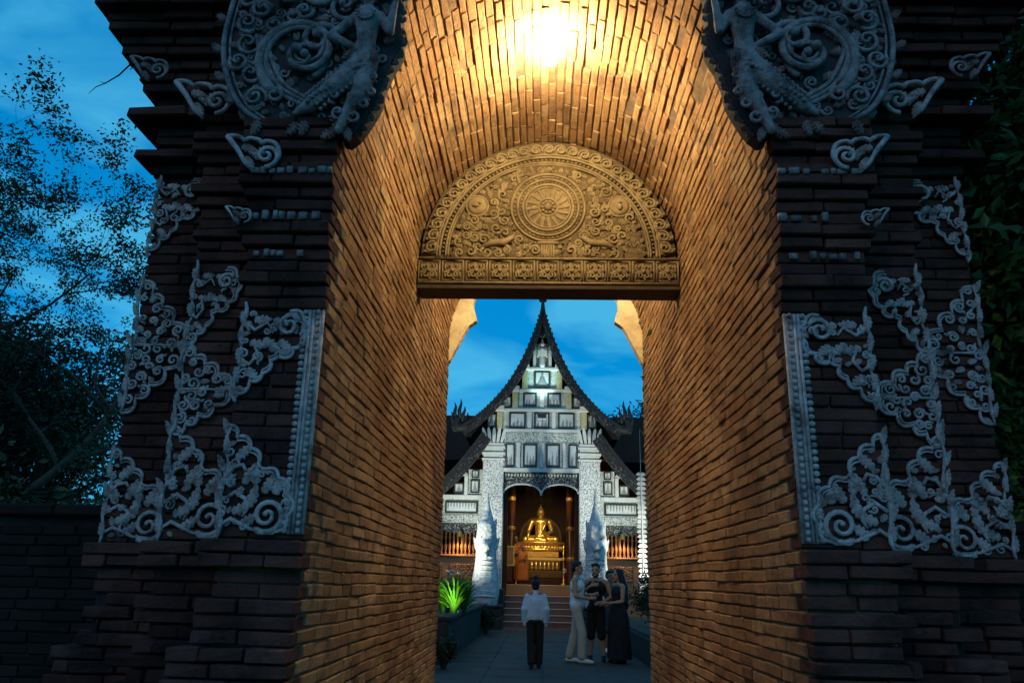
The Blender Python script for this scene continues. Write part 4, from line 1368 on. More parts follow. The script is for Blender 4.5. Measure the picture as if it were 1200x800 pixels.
M_lens = mat('lamp_glass', (.8, .8, .8), .2)
def floodlight(loc, target, power, col, size, lab, par_len=.3, rad=.10):
    t = empty('floodlight', loc, 0, lab, 'lamp')
    d = (Vector(target) - Vector(loc)).normalized()
    q = d.to_track_quat('-Z', 'Y').to_matrix().to_4x4()
    b = MB(); b.bevbox(-.16, .16, -.11, .11, .0, .12, .02, q); b.local('housing', M_iron, t)
    b = MB(); b.box(-.14, .14, -.09, .09, -.006, -.001, q); b.local('glass', M_lens, t)
    b = MB(); b.tube([(-.18, 0, .04), (-.18, 0, -loc[2] + .02 if loc[2] < .6 else -.25), (.18, 0, -loc[2] + .02 if loc[2] < .6 else -.25), (.18, 0, .04)], .012, 6); b.local('bracket', M_iron, t)
    l = spot('floodlight_beam', Vector(loc) + d * .06, target, power, col, size, .7, rad)
    l.parent = t; l.matrix_parent_inverse = Matrix.Translation(Vector(loc)).inverted()
    return t


WHT = (.96, 1.0, .86)
floodlight((-4.6, 21.5, .45), (-.6, TY, 7.2), 2100, WHT, radians(62), 'floodlight on the ground left of the hall aimed at its gable')
floodlight((4.8, 21.5, .45), (.6, TY, 7.2), 2100, WHT, radians(62), 'floodlight on the ground right of the hall aimed at its gable')
floodlight((0, TY - 1.0, 7.5 + .3), (0, TY - .3, 10.6), 260, (.55, 1.0, 1.0), radians(62), 'small floodlight at the gable lighting its crowning niche')
WRM = (1.0, .70, .32)
def hall_lamp(loc, target, power, size, lab):
    t = empty('hall_lamp', loc, 0, lab, 'lamp')
    b = MB(); b.lathe([(.04, .2), (.06, .18), (.12, 0), (.11, .0), (.03, .15)], 14); b.local('shade', M_golddull, t)
    b = MB(); b.tube([(0, 0, .18), (0, 0, (6.2 if abs(loc[1] - TY) > .3 else 3.7) - loc[2])], .008, 6); b.local('cord', M_iron, t)
    l = spot('hall_lamp_beam', Vector(loc) - Vector((0, 0, .02)), target, power, WRM, size, .8, .15)
    l.parent = t; l.matrix_parent_inverse = Matrix.Translation(Vector(loc)).inverted()
hall_lamp((-.75, TY + .75, 5.35), (-.1, 32, 3.6), 420, radians(62), 'hanging hall lamp behind the lattice left of the golden statue')
hall_lamp((.75, TY + .75, 5.35), (.1, 32, 3.6), 420, radians(62), 'hanging hall lamp behind the lattice right of the golden statue')
hall_lamp((-4.0, TY + 1.6, 4.6), (-4.0, TY + 1.3, 1), 160, radians(150), 'hanging lamp in the left wing of the hall')
hall_lamp((4.0, TY + 1.6, 4.6), (4.0, TY + 1.3, 1), 110, radians(150), 'hanging lamp in the right wing of the hall')
hall_lamp((0, TY + .45, 5.72), (-.2, TY + 1.2, 1.3), 230, radians(105), 'porch lamp hanging inside the doorway above the temple stair')
# porch lights washing the steps and the low walls
for s, nm in ((-1, 'left'), (1, 'right')):
    hall_lamp((s * 3.1, TY - .22, 3.20), (s * 3.1, TY - .12, 1.6), 120, radians(140), f'porch lamp under the {nm} lower roof of the hall')

# ------------------------------------------------------------------ altar and the golden statue
alt = empty('altar', (0, 31.6, 1.47), 0, 'tiered gilded altar under the golden seated statue', 'altar')
for i, (hw, d0, z0, z1, m_) in enumerate(((1.15, 1.0, 1.472, 1.72, M_red), (1.0, .85, 1.72, 2.05, M_gilt_dk), (.85, .7, 2.05, 2.45, M_gilt_dk), (1.0, .62, 2.45, 2.60, M_gold), (.8, .5, 2.60, 2.85, M_golddull))):
    E_(MB().bevbox(-hw, hw, 32 - d0, 33.0, z0 + .002, z1, .03), 'altar_tier', m_, alt)
for k in range(9):
    E_(MB().lathe([(.04, 2.06), (.06, 2.15), (.03, 2.25), (.05, 2.4)], 8, Matrix.Translation((-.72 + k * .18, 31.26, 0))), 'altar_baluster', M_gold, alt, True)
bud = empty('seated_statue', (0, 32, 2.85), 0, 'polished golden seated Buddha statue on a lotus throne', 'statue')
th = MB(); th.lathe([(.95, 2.852), (1.08, 2.90), (1.02, 2.98), (.92, 3.02), (.98, 3.10), (1.10, 3.2), (1.06, 3.25), (.2, 3.27)], 36, Matrix.Translation((0, 32.1, 0)), 1.0, .62)
tho = th.build('lotus_throne', M_gold, bud, True)
for k in range(20):
    an = pi + pi * (k + .5) / 20
    lp = MB()
    Mp = Matrix.Translation((1.0 * cos(an), 32.1 + .62 * sin(an), 2.92)) @ Matrix.Rotation(an + pi / 2, 4, 'Z')
    lp.ball((0, 0, .06), (.075, .03, .11), 8, 6, M=Mp)
    lp.build('lotus_petal', M_gold, bud, True).parent = tho
by = 32.1
pr = [('e', (0, by, 3.42), (.40, .30, .18)), ('c', (0, by, 3.45), .26, (0, by + .02, 3.85), .24), ('c', (0, by + .02, 3.8), .25, (0, by + .02, 4.12), .24), ('e', (0, by, 4.12), (.40, .22, .17)),
      ('c', (0, by, 4.25), .09, (0, by, 4.4), .085), ('e', (0, by - .02, 4.52), (.165, .165, .20)), ('e', (0, by + .02, 4.70), (.10, .10, .09)), ('c', (0, by + .02, 4.74), .045, (0, by + .02, 4.90), .010),
      ('e', (.158, by, 4.48), (.02, .035, .08)), ('e', (-.158, by, 4.48), (.02, .035, .08)), ('c', (0, by - .165, 4.54), .014, (0, by - .185, 4.49), .022), ('e', (0, by - .15, 4.435), (.05, .02, .018)),
      # legs folded
      ('c', (.25, by, 3.40), .17, (.66, by - .22, 3.36), .14), ('c', (-.25, by, 3.40), .17, (-.66, by - .22, 3.36), .14),
      ('c', (.66, by - .22, 3.36), .125, (-.18, by - .36, 3.38), .085), ('c', (-.66, by - .22, 3.35), .125, (.2, by - .38, 3.33), .085),
      # arms
      ('c', (.38, by, 4.12), .12, (.50, by + .0, 3.72), .095), ('c', (.50, by, 3.72), .092, (.12, by - .30, 3.52), .062), ('c', (.12, by - .30, 3.52), .06, (-.10, by - .33, 3.50), .035),
      ('c', (-.38, by, 4.12), .12, (-.52, by - .03, 3.74), .095), ('c', (-.52, by - .03, 3.74), .09, (-.54, by - .28, 3.54), .062), ('c', (-.54, by - .28, 3.54), .058, (-.54, by - .37, 3.36), .03)]
body('statue_body', pr, .018, M_gold, bud, 2, False)
sh = MB(); sh.tube([(.26, by - .12, 4.24), (.20, by - .245, 4.0), (.10, by - .27, 3.8), (.06, by - .28, 3.6)], [.05, .05, .05, .05], 6)
sh.build('robe_sash', M_gold, bud, True)
hl = MB()
hl.prism([(-.85, 3.2)] + [(-.95 * cos(pi * i / 20), 3.45 + 1.0 * sin(pi * i / 20)) for i in range(21)] + [(.85, 3.2)], 0, .08, OUT(33.0))
hl.build('backboard', M_back, bud)
# tall offering stands, flowers and a framed picture beside the altar
for s, nm in ((-1, 'left'), (1, 'right')):
    st = empty('candle_stand', (s * .98, 31.0, 1.47), 0, f'tall gilded candle stand on the {nm} side of the altar', 'candle stand')
    b = MB(); b.lathe([(.14, 0), (.14, .04), (.04, .10), (.03, .5), (.06, .6), (.03, .7), (.03, 1.0), (.10, 1.08), (.03, 1.1), (.025, 1.5), (.005, 1.7)], 10); b.local('stand', M_gold, st, True)
M_flower = mat('white_flowers', (.75, .72, .62), .7); M_leafd = mat('dark_leaf', (.03, .07, .025), .6)
fv = empty('flower_vase', (1.18, 30.6, 1.47), 0, 'vase of white flowers at the right foot of the altar', 'vase')
b = MB(); b.lathe([(.07, 0), (.12, .15), (.07, .32), (.09, .36)], 12); b.local('vase', M_golddull, fv, True)
rf = random.Random(2)
for k in range(12):
    b = MB(); b.ball((rf.uniform(-.2, .2), rf.uniform(-.15, .1), rf.uniform(.42, .68)), .055, 8, 6); b.local('flower', M_flower, fv, True)
b = MB()
for k in range(14): b.tube([(0, 0, .3), (rf.uniform(-.1, .1), rf.uniform(-.1, .1), .45), (rf.uniform(-.22, .22), rf.uniform(-.2, .1), rf.uniform(.5, .75))], [.02, .015, .002], 4)
b.local('stems', M_leafd, fv)
pf = empty('framed_picture', (-1.28, 29.2, 1.47), 0, 'gold framed picture standing left of the altar beside the monks', 'picture')
b = MB()
for (x0, x1, z0, z1) in ((-.24, .24, .70, .76), (-.24, .24, 1.42, 1.48), (-.24, -.18, .76, 1.42), (.18, .24, .76, 1.42)): b.box(x0, x1, -.03, .02, z0, z1)
b.local('frame', M_gold, pf)
M_print = mat('faded_print', (.30, .14, .06), .4, (.42, .24, .10), 4)
b = MB(); b.box(-.18, .18, -.015, .01, .76, 1.42); b.local('print', M_print, pf)
for x in (-.2, .2):
    b = MB(); b.tube([(x, .02, 1.0), (x, .12, 0)], .02, 6); b.local('easel_leg', M_red, pf)

# ------------------------------------------------------------------ white naga guardians of the stair
def naga(x, y, lab, z0=.70, H=4.0, rz=0):
    t = empty('naga_statue', (x, y, z0), rz, lab, 'statue', 'white naga statues at the stair')
    pr = []
    prof = [(0, .46, .02), (.25, .50, .0), (.6, .47, -.02), (1.0, .40, .0), (1.4, .37, .02), (1.8, .36, .0), (2.1, .37, -.06), (2.4, .33, -.08), (2.65, .24, -.02), (2.9, .17, .04)]
    for i in range(len(prof) - 1):
        pr.append(('c', (0, prof[i][2], prof[i][0] + .25), prof[i][1], (0, prof[i + 1][2], prof[i + 1][0] + .25), prof[i + 1][1]))
    # muzzle with open jaws, brow, crest
    pr += [('c', (0, -.20, 2.18), .24, (0, -.42, 2.02), .17), ('c', (0, -.22, 1.85), .20, (0, -.42, 1.72), .11), ('c', (-.16, -.28, 2.42), .10, (.16, -.28, 2.42), .10), 
           ('c', (0, .05, 3.1), .16, (0, .02, 3.5), .085), ('c', (0, .02, 3.5), .08, (0, .06, H - .05), .014),
           ('c', (-.25, .02, 2.6), .10, (-.34, .05, 3.0), .02), ('c', (.25, .02, 2.6), .10, (.34, .05, 3.0), .02), ('c', (-.3, .0, 2.0), .12, (-.46, .06, 2.35), .02), ('c', (.3, .0, 2.0), .12, (.46, .06, 2.35), .02)]
    body('naga_body', pr, .03, M_naga, t, 2)
    ey = MB()
    for s in (-1, 1): ey.ball((s * .15, -.405, 2.31), .022, 10, 7)
    ey.local('eyes', M_frame, t, True)
    mo = MB(); mo.box(-.13, .13, -.52, -.2, 1.89, 1.97); mo.local('mouth', M_fig, t)
    tt = MB()
    for k in range(5): tt.tube([(-.10 + k * .05, -.55 + .02 * abs(k - 2), 1.99), (-.10 + k * .05, -.55 + .02 * abs(k - 2), 1.91)], [.018, .004], 5)
    tt.local('teeth', M_plainw, t)
    # belly plates and scale rows in relief
    for k in range(9):
        z = .35 + k * .16; r = .50 - k * .016
        bl_ = MB(); bl_.tube([(r * sin(a) * .96, -r * cos(a) * .99 + .0, z + .03 * cos(a * 2)) for a in [(-1 + i * .25) for i in range(9)]], [.012, .02, .026, .03, .032, .03, .026, .02, .012], 6)
        bl_.local('belly_plate', M_plainw, t, True)
    pl = MB(); pl.bevbox(-.62, .62, -.6, .9, -z0, -.30, .03); pl.bevbox(-.52, .52, -.52, .8, -.297, .0, .05); pl.bevbox(-.58, .58, -.56, .8, -.02 + .03, .08, .03)
    pl.local('plinth', M_stone, t)
    return t


naga(-1.90, 24.7, 'white stucco naga rearing left of the temple stair, beside the green plant')
naga(1.92, 24.7, 'white stucco naga rearing right of the temple stair, behind the group of visitors', .70, 4.3)

# ------------------------------------------------------------------ people
M_skin = mat('skin', (.50, .27, .17), .55, (.45, .24, .15), 20)
M_skin_d = mat('tanned_skin', (.30, .16, .10), .55, (.26, .14, .085), 20)
M_hair = mat('dark_hair', (.012, .010, .009), .5, (.022, .017, .014), 60, bump=.5, bscale=90)
M_eye = mat('eye', (.02, .015, .012), .2)
M_blue = mat('pale_blue_cotton', (.52, .68, .80), .85, (.44, .60, .74), 9, bump=.2, bscale=40)
M_black = mat('black_cloth', (.012, .012, .013), .85, (.022, .021, .022), 10, bump=.2, bscale=40)
M_whitec = mat('white_cotton', (.80, .78, .76), .85, (.70, .68, .67), 9, bump=.2, bscale=40)
M_beige = mat('beige_cotton', (.55, .48, .38), .85, (.46, .40, .32), 8, bump=.25, bscale=30)
M_shoe = mat('white_shoe', (.70, .70, .70), .6)
M_orange = mat('saffron_robe', (.62, .20, .035), .8, (.50, .15, .025), 6, bump=.25, bscale=25)
M_grey = mat('charcoal_cloth', (.035, .035, .04), .85, (.055, .055, .06), 8)


def hand(prims, wr, d, up, sc=1.0, curl=.4):
    """palm, four fingers of unequal length and a thumb"""
    wr = Vector(wr); d = Vector(d).normalized(); up = Vector(up); up = (up - d * up.dot(d)).normalized(); sd = d.cross(up)
    pe = wr + d * .085 * sc
    prims.append(('c', wr, .024 * sc, pe, .030 * sc))
    for i, ln in enumerate((.070, .080, .075, .058)):
        o = (i - 1.5) * .019 * sc
        b = pe + sd * o
        mdl = b + (d * cos(curl) + up * -sin(curl)) * ln * .55 * sc
        tip = mdl + (d * cos(curl * 2.2) + up * -sin(curl * 2.2)) * ln * .5 * sc
        prims.append(('c', b, .0098 * sc, mdl, .009 * sc)); prims.append(('c', mdl, .009 * sc, tip, .0078 * sc))
    tb = wr + d * .03 * sc - sd * .028 * sc
    tm = tb + (d * .6 - sd * .7 - up * .2).normalized() * .04 * sc
    prims.append(('c', tb, .013 * sc, tm, .011 * sc)); prims.append(('c', tm, .011 * sc, tm + (d * .9 - up * .3).normalized() * .032 * sc, .009 * sc))


def V3(*a): return Vector(a)


def figure(name, loc, rz, H, lab, skin, J, female=False, voxel=.0085, hand_curl=.5, group='people on the path', face=True, lean=(0, 0)):
    """local: facing -y, 1.75 m build scaled to H. J gives joints for wrists and elbows, feet."""
    k = H / 1.75
    t = empty(name, loc, rz, lab, 'person', group)
    S = lambda p: Vector(p) * k
    sw = .165 if female else .19
    hx = .095
    je = {s: S(J.get(('e', s), (s * (sw + .06), .02, 1.14))) for s in (-1, 1)}
    jw = {s: S(J.get(('w', s), (s * (sw + .08), -.05, .90))) for s in (-1, 1)}
    jd = {s: Vector(J.get(('h', s), (0, -.1, -1))) for s in (-1, 1)}
    jk = {s: S(J.get(('k', s), (s * hx, -.02, .50))) for s in (-1, 1)}
    ja = {s: S(J.get(('a', s), (s * hx, .02, .09))) for s in (-1, 1)}
    ht = Vector(J.get('turn', (0, -1, 0))).normalized()     # where the head looks
    hc = S(J.get('head', (0, -.01, 1.63)))
    q = Vector((0, -1, 0)).rotation_difference(ht).to_matrix()
    P = []
    P += [('c', S((0, .0, .95)), .125 * k, S((0, .0, 1.10)), (.105 if female else .118) * k), ('c', S((-.055, 0, .94)), .10 * k, S((.055, 0, .94)), .10 * k),
          ('c', S((0, 0, 1.10)), (.10 if female else .115) * k, S((0, -.005, 1.30)), .128 * k), ('c', S((-sw * .45, 0, 1.30)), .105 * k, S((sw * .45, 0, 1.30)), .105 * k),
          ('c', S((-sw, .01, 1.41)), .055 * k, S((0, .01, 1.46)), .06 * k), ('c', S((sw, .01, 1.41)), .055 * k, S((0, .01, 1.46)), .06 * k),
          ('c', S((0, .01, 1.44)), .058 * k, hc + S((0, .015, -.08)), .052 * k)]
    hp = lambda v: hc + q @ (Vector(v) * k)
    P += [('e', hp((0, .012, .03)), (.075 * k, .093 * k, .095 * k)), ('e', hp((0, -.025, -.035)), (.060 * k, .068 * k, .082 * k)), ('c', hp((0, -.088, .015)), .011 * k, hp((0, -.108, -.022)), .016 * k),
          ('e', hp((0, -.078, -.068)), (.026 * k, .016 * k, .010 * k)), ('e', hp((0, -.07, -.098)), (.028 * k, .022 * k, .020 * k)), ('c', hp((-.045, -.072, .035)), .014 * k, hp((.045, -.072, .035)), .014 * k),
          ('e', hp((.078, .01, -.01)), (.010 * k, .020 * k, .032 * k)), ('e', hp((-.078, .01, -.01)), (.010 * k, .020 * k, .032 * k))]
    for s in (-1, 1):
        sh_ = S((s * (sw + .01), .01, 1.40))
        P += [('c', sh_, .052 * k, je[s], .038 * k), ('c', je[s], .038 * k, jw[s], .025 * k)]
        hand(P, jw[s], jd[s], Vector(J.get(('u', s), (s, 0, .1))), k, hand_curl)
        P += [('c', S((s * hx * .9, 0, .90)), .092 * k, jk[s], .056 * k), ('c', jk[s], .055 * k, jk[s].lerp(ja[s], .35) + S((0, .02, 0)), .054 * k), ('c', jk[s].lerp(ja[s], .35) + S((0, .02, 0)), .052 * k, ja[s], .034 * k),
              ('c', ja[s] + S((0, .03, -.045)), .036 * k, ja[s] + S((s * .01, -.14, -.055)), .032 * k), ('c', ja[s] + S((s * .01, -.14, -.055)), .034 * k, ja[s] + S((s * .012, -.18, -.062)), .024 * k)]
    body('body', P, voxel, skin, t, 2)
    if face:
        e = MB()
        for s in (-1, 1): e.ball(hp((s * .032, -.080, .012)), (.013 * k, .009 * k, .007 * k), 8, 5)
        e.local('eyes', M_eye, t, True)
    return t, dict(k=k, S=S, je=je, jw=jw, jk=jk, ja=ja, hp=hp, hc=hc, sw=sw, hx=hx)


def torso_garment(t, d, m_, name, sleeves=0.0, grow=.014, hem=.92, tank=False):
    k, S, sw = d['k'], d['S'], d['sw']
    g_ = grow * k
    P = [('c', S((0, 0, hem + .10)), .128 * k + g_, S((0, 0, 1.12)), .113 * k + g_), ('c', S((-.06, 0, hem + .08)), .098 * k + g_, S((.06, 0, hem + .08)), .098 * k + g_),
         ('c', S((0, 0, 1.12)), .113 * k + g_, S((0, -.005, 1.30)), .128 * k + g_), ('c', S((-sw * .45, 0, 1.30)), .105 * k + g_, S((sw * .45, 0, 1.30)), .105 * k + g_)]
    if tank:
        for s in (-1, 1): P += [('c', S((s * .10, -.06, 1.36)), .035 * k, S((s * .10, .02, 1.475)), .030 * k), ('c', S((s * .10, .08, 1.36)), .035 * k, S((s * .10, .02, 1.475)), .030 * k)]
    else:
        P += [('c', S((-sw, .01, 1.405)), .060 * k, S((0, .01, 1.435)), .06 * k), ('c', S((sw, .01, 1.405)), .06 * k, S((0, .01, 1.435)), .06 * k)]
    if sleeves > 0:
        for s in (-1, 1):
            sh_ = S((s * (sw + .01), .01, 1.40))
            P.append(('c', sh_, .062 * k, sh_.lerp(d['je'][s], min(1, sleeves)), .056 * k))
            if sleeves > 1: P.append(('c', d['je'][s], .056 * k, d['je'][s].lerp(d['jw'][s], sleeves - 1), .050 * k))
    return body(name, P, .012, m_, t, 2)


def legs_garment(t, d, m_, name, down=1.0, grow=.022, flare=0.0):
    k, S, hx = d['k'], d['S'], d['hx']
    P = [('c', S((0, 0, .94)), .128 * k, S((0, 0, 1.04)), .118 * k), ('c', S((-.055, 0, .92)), .108 * k, S((.055, 0, .92)), .108 * k)]
    for s in (-1, 1):
        kn = d['jk'][s]; an = d['ja'][s]; hp_ = S((s * hx * .9, 0, .90))
        e = min(1, down / .5)
        P.append(('c', hp_, .098 * k, hp_.lerp(kn, e), (.060 + grow) * k))
        if down > .5: P.append(('c', kn, (.060 + grow) * k, kn.lerp(an, (down - .5) / .5 * .92), (.045 + grow + flare) * k))
    return body(name, P, .012, m_, t, 2)


def shoes(t, d, m_, name='shoe'):
    k = d['k']
    for s in (-1, 1):
        a = d['ja'][s]
        P = [('c', a + Vector((0, .035, -.045)) * k, .043 * k, a + Vector((s * .01, -.14, -.05)) * k, .040 * k), ('c', a + Vector((s * .01, -.14, -.052)) * k, .040 * k, a + Vector((s * .013, -.195, -.058)) * k, .028 * k), ('c', a + Vector((0, .02, -.04)) * k, .042 * k, a + Vector((0, .005, .0)) * k, .044 * k)]
        body(name, P, .01, m_, t, 1)


def hair_short(t, d, m_=M_hair, beard=False, top=.0):
    hp, k = d['hp'], d['k']
    P = [('e', hp((0, .028, .050 + top)), (.083 * k, .092 * k, .088 * k)), ('e', hp((0, .06, -.0)), (.076 * k, .055 * k, .080 * k)), ('c', hp((-.055, -.045, .105)), .026 * k, hp((.055, -.045, .105)), .026 * k)]
    o = body('hair', P, .009, m_, t, 1)
    if beard:
        b = [('c', hp((-.055, -.035, -.075)), .020 * k, hp((0, -.072, -.108)), .024 * k), ('c', hp((.055, -.035, -.075)), .020 * k, hp((0, -.072, -.108)), .024 * k), ('c', hp((-.022, -.094, -.052)), .006 * k, hp((.022, -.094, -.052)), .006 * k)]
        body('beard', b, .006, m_, t, 1)
    return o


# woman in a pale blue shawl, seen from behind, walking to the hall
t, d = figure('person', (-.11, 11.75, .025), pi, 1.56, 'person seen from behind with hair in a bun, pale blue shawl and black trousers', M_skin_d,
              {('k', -1): (-.09, -.06, .50), ('a', -1): (-.075, -.09, .09), ('k', 1): (.09, .01, .50), ('a', 1): (.07, .09, .10), ('e', 1): (.22, .02, 1.15), ('w', 1): (.22, -.08, .93), ('e', -1): (-.22, .02, 1.15), ('w', -1): (-.22, -.08, .93)}, True, face=False)
legs_garment(t, d, M_black, 'trousers', 1.0, .026, .012)
shoes(t, d, M_black)
k = d['k']
S = d['S']
P = [('c', S((0, 0, 1.0)), .140 * k, S((0, 0, 1.30)), .145 * k), ('c', S((-.10, 0, 1.0)), .11 * k, S((-.10, 0, 1.32)), .10 * k), ('c', S((.10, 0, 1.0)), .11 * k, S((.10, 0, 1.32)), .10 * k), ('c', S((-.16, .01, 1.40)), .066 * k, S((.16, .01, 1.40)), .066 * k), ('c', S((0, .012, 1.40)), .10 * k, S((0, .018, 1.475)), .070 * k)]
for s_ in (-1, 1):
    e_, w_ = d['je'][s_], d['jw'][s_]
    P += [('c', S((s_ * .17, .01, 1.40)), .066 * k, e_, .080 * k), ('c', e_, .080 * k, w_, .070 * k), ('c', e_ + S((0, .03, 0)), .07 * k, w_ + S((0, .07, -.10)), .035 * k)]
rf2 = random.Random(5)
for q_ in range(9):      # hanging folds
    a_ = rf2.uniform(0, 2 * pi); x_ = .15 * cos(a_); y_ = .13 * sin(a_)
    P.append(('c', S((x_ * .8, y_ * .9, 1.30)), .012 * k, S((x_ * 1.25, y_ * 1.12, .90)), .028 * k))
body('shawl', P, .010, M_blue, t, 1)
hp = d['hp']
body('hair', [('e', hp((0, .03, .045)), (.086 * k, .10 * k, .092 * k)), ('e', hp((0, .055, -.02)), (.078 * k, .06 * k, .085 * k)), ('e', hp((0, .05, .155)), (.055 * k, .055 * k, .050 * k))], .009, M_hair, t, 1)

# man in a white tank top, turned to his right-hand neighbours
t, d = figure('person', (.72, 13.05, .025), radians(78), 1.93, 'person in white tank top, loose beige trousers and white shoes, turned sideways', M_skin,
              {('e', -1): (-.25, -.02, 1.14), ('w', -1): (-.14, -.25, 1.10), ('h', -1): (.35, -1, .1), ('e', 1): (.25, -.05, 1.15), ('w', 1): (.10, -.27, 1.17), ('h', 1): (-.2, -1, .2), ('k', -1): (-.10, -.11, .50), ('a', -1): (-.10, -.10, .09), ('k', 1): (.10, .05, .50), ('a', 1): (.10, .16, .09), 'turn': (.15, -1, -.12)})
torso_garment(t, d, M_whitec, 'tank_top', 0, .012, .90, True)
legs_garment(t, d, M_beige, 'trousers', 1.0, .024, .012)
shoes(t, d, M_shoe); hair_short(t, d)
# bearded man in black facing the camera
t, d = figure('person', (1.13, 13.45, .025), radians(-8), 1.90, 'bearded person in black sleeveless top and shorts with a hand raised to the chest', M_skin,
              {('e', -1): (-.30, -.04, 1.18), ('w', -1): (-.09, -.20, 1.34), ('h', -1): (.9, -.2, .25), ('u', -1): (0, -1, .2), ('e', 1): (.30, -.02, 1.15), ('w', 1): (.14, -.24, 1.06), ('h', 1): (-.8, -.5, -.15), ('u', 1): (0, -1, .6),
               ('a', -1): (-.12, .0, .09), ('a', 1): (.13, .04, .09), 'turn': (-.15, -1, -.1)}, hand_curl=.3)
torso_garment(t, d, M_black, 'sleeveless_top', 0, .016, .86, True)
legs_garment(t, d, M_black, 'shorts', .56, .022, .02)
shoes(t, d, M_black); hair_short(t, d, beard=True, top=.006)
# person standing behind him
t, d = figure('person', (1.60, 15.6, .025), radians(20), 1.80, 'person half hidden behind the bearded one, in dark clothes with bare calves', M_skin_d, {'turn': (.2, -1, -.1)})
torso_garment(t, d, M_grey, 'shirt', .8); legs_garment(t, d, M_grey, 'shorts', .5, .04); shoes(t, d, M_shoe); hair_short(t, d)
# long haired woman in black
t, d = figure('person', (1.57, 13.2, .025), radians(-68), 1.80, 'person with long dark hair and a long black skirt at the right of the group', M_skin,
              {('e', -1): (-.22, -.03, 1.14), ('w', -1): (-.13, -.25, 1.06), ('h', -1): (.2, -1, .1), ('e', 1): (.22, -.03, 1.14), ('w', 1): (.12, -.26, 1.10), ('h', 1): (-.2, -1, .1), 'turn': (0, -1, -.05)}, True)
torso_garment(t, d, M_black, 'top', 0, .012, .94, True)
k = d['k']; S = d['S']
sk = MB(); V = []; F = []; n = 36
for i in range(12):
    v = i / 11
    for j in range(n):
        a = 2 * pi * j / n
        r = .14 + .06 * min(1, v * 4) + .05 * v
        fo = 1 + .06 * v * sin(a * 8 + 1.3 * sin(a * 3))
        V.append(Vector((r * cos(a) * fo * 1.05, r * sin(a) * fo * .9, 1.08 - 1.0 * v)) * k)
for i in range(11):
    for j in range(n): F.append((i * n + j, i * n + (j + 1) % n, (i + 1) * n + (j + 1) % n, (i + 1) * n + j))
F.append(tuple(range(n)))
sk.add(V, F); sk.local('skirt', M_black, t, True)
shoes(t, d, M_black)
hp = d['hp']
P = [('e', hp((0, .028, .04)), (.088 * k, .10 * k, .095 * k)), ('c', hp((0, .05, 0)), .082 * k, S((0, .11, 1.40)), .095 * k), ('c', S((0, .11, 1.40)), .095 * k, S((.0, .13, 1.05)), .085 * k), ('c', S((0, .13, 1.05)), .08 * k, S((0, .13, .92)), .03 * k)]
for s in (-1, 1): P += [('c', hp((s * .07, .01, .0)), .035 * k, S((s * .10, .03, 1.38)), .035 * k), ('c', S((s * .10, .03, 1.38)), .04 * k, S((s * .09, .09, 1.10)), .035 * k)]
body('long_hair', P, .011, M_hair, t, 1)

# two monks by the altar
for (x, y, H, rz, lab) in ((-1.02, 29.9, 1.90, .25, 'taller monk in saffron robe standing left of the altar by the framed picture'), (-.72, 29.4, 1.52, .5, 'shorter monk in saffron robe standing just left of the golden statue')):
    t, d = figure('person', (x, y, 1.475), rz, H, lab, M_skin_d, {('e', 1): (.22, -.05, 1.15), ('w', 1): (.06, -.22, 1.10), ('h', 1): (-.6, -.6, .3), ('e', -1): (-.22, -.05, 1.15), ('w', -1): (-.10, -.20, 1.05), ('h', -1): (.6, -.6, .2)}, voxel=.012, group='monks by the altar')
    k = d['k']
    rb_ = MB(); V = []; F = []; n = 32
    for i in range(14):
        v = i / 13
        for j in range(n):
            a = 2 * pi * j / n
            r = .10 + .13 * min(1, v * 4.0) ** .7 + .02 * v
            fo = 1 + .05 * v * sin(a * 7 + 3 * v) + .02 * sin(a * 13)
            drop = .12 * max(0, cos(a + .4)) * (1 - v)      # bare right shoulder side lower
            V.append(Vector((r * cos(a) * fo * 1.22, r * sin(a) * fo * .95, 1.47 - drop - 1.30 * v)) * k)
    for i in range(13):
        for j in range(n): F.append((i * n + j, i * n + (j + 1) % n, (i + 1) * n + (j + 1) % n, (i + 1) * n + j))
    rb_.add(V, F); o = rb_.local('robe', M_orange, t, True)
    md = o.modifiers.new('thick', 'SOLIDIFY'); md.thickness = .012
    sa = MB(); sa.tube([Vector(p) * k for p in ((.16, -.04, 1.46), (.05, -.17, 1.32), (-.10, -.20, 1.12), (-.22, -.12, .98))], [.05, .06, .06, .04], 8); sa.local('sash', M_orange, t, True)

# ------------------------------------------------------------------ paths edge: planters, bench, shrubs, paper flag
pl = empty('planter', (-2.5, 16, 0), 0, 'dark stone raised planter left of the path with the lit green plant', 'planter')
pb = MB(); pb.bevbox(-3.6, -1.78, 12.2, 23.4, 0, .78, .02); pb.build('planter_body', M_stone, pl)
for k_ in range(9):
    MB().bevbox(-2.0, -1.74, 12.2 + k_ * 1.25, 12.2 + k_ * 1.25 + 1.235, .782, .86, .015).build('coping_stone', M_stone, pl)
MB().box(-3.55, -2.01, 12.25, 23.3, .782, .82).build('soil', M_ground, pl)
pr_ = empty('planter', (2.6, 16, 0), 0, 'dark stone raised planter right of the path under the dark shrub', 'planter')
MB().bevbox(2.12, 3.8, 11.6, 23.4, 0, .5, .02).build('planter_body', M_stone, pr_)
MB().box(2.2, 3.7, 11.7, 23.3, .502, .54).build('soil', M_ground, pr_)


def leafcard(mb, p, d, ln, wd, rng):
    d = d.normalized(); sd = d.cross(Vector((rng.uniform(-1, 1), rng.uniform(-1, 1), rng.uniform(-1, 1)))).normalized()
    up = sd.cross(d)
    V = [p, p + d * ln * .5 + sd * wd * .5 + up * wd * .1, p + d * ln, p + d * ln * .5 - sd * wd * .5 + up * wd * .1]
    mb.add(V, [(0, 1, 2), (0, 2, 3)])


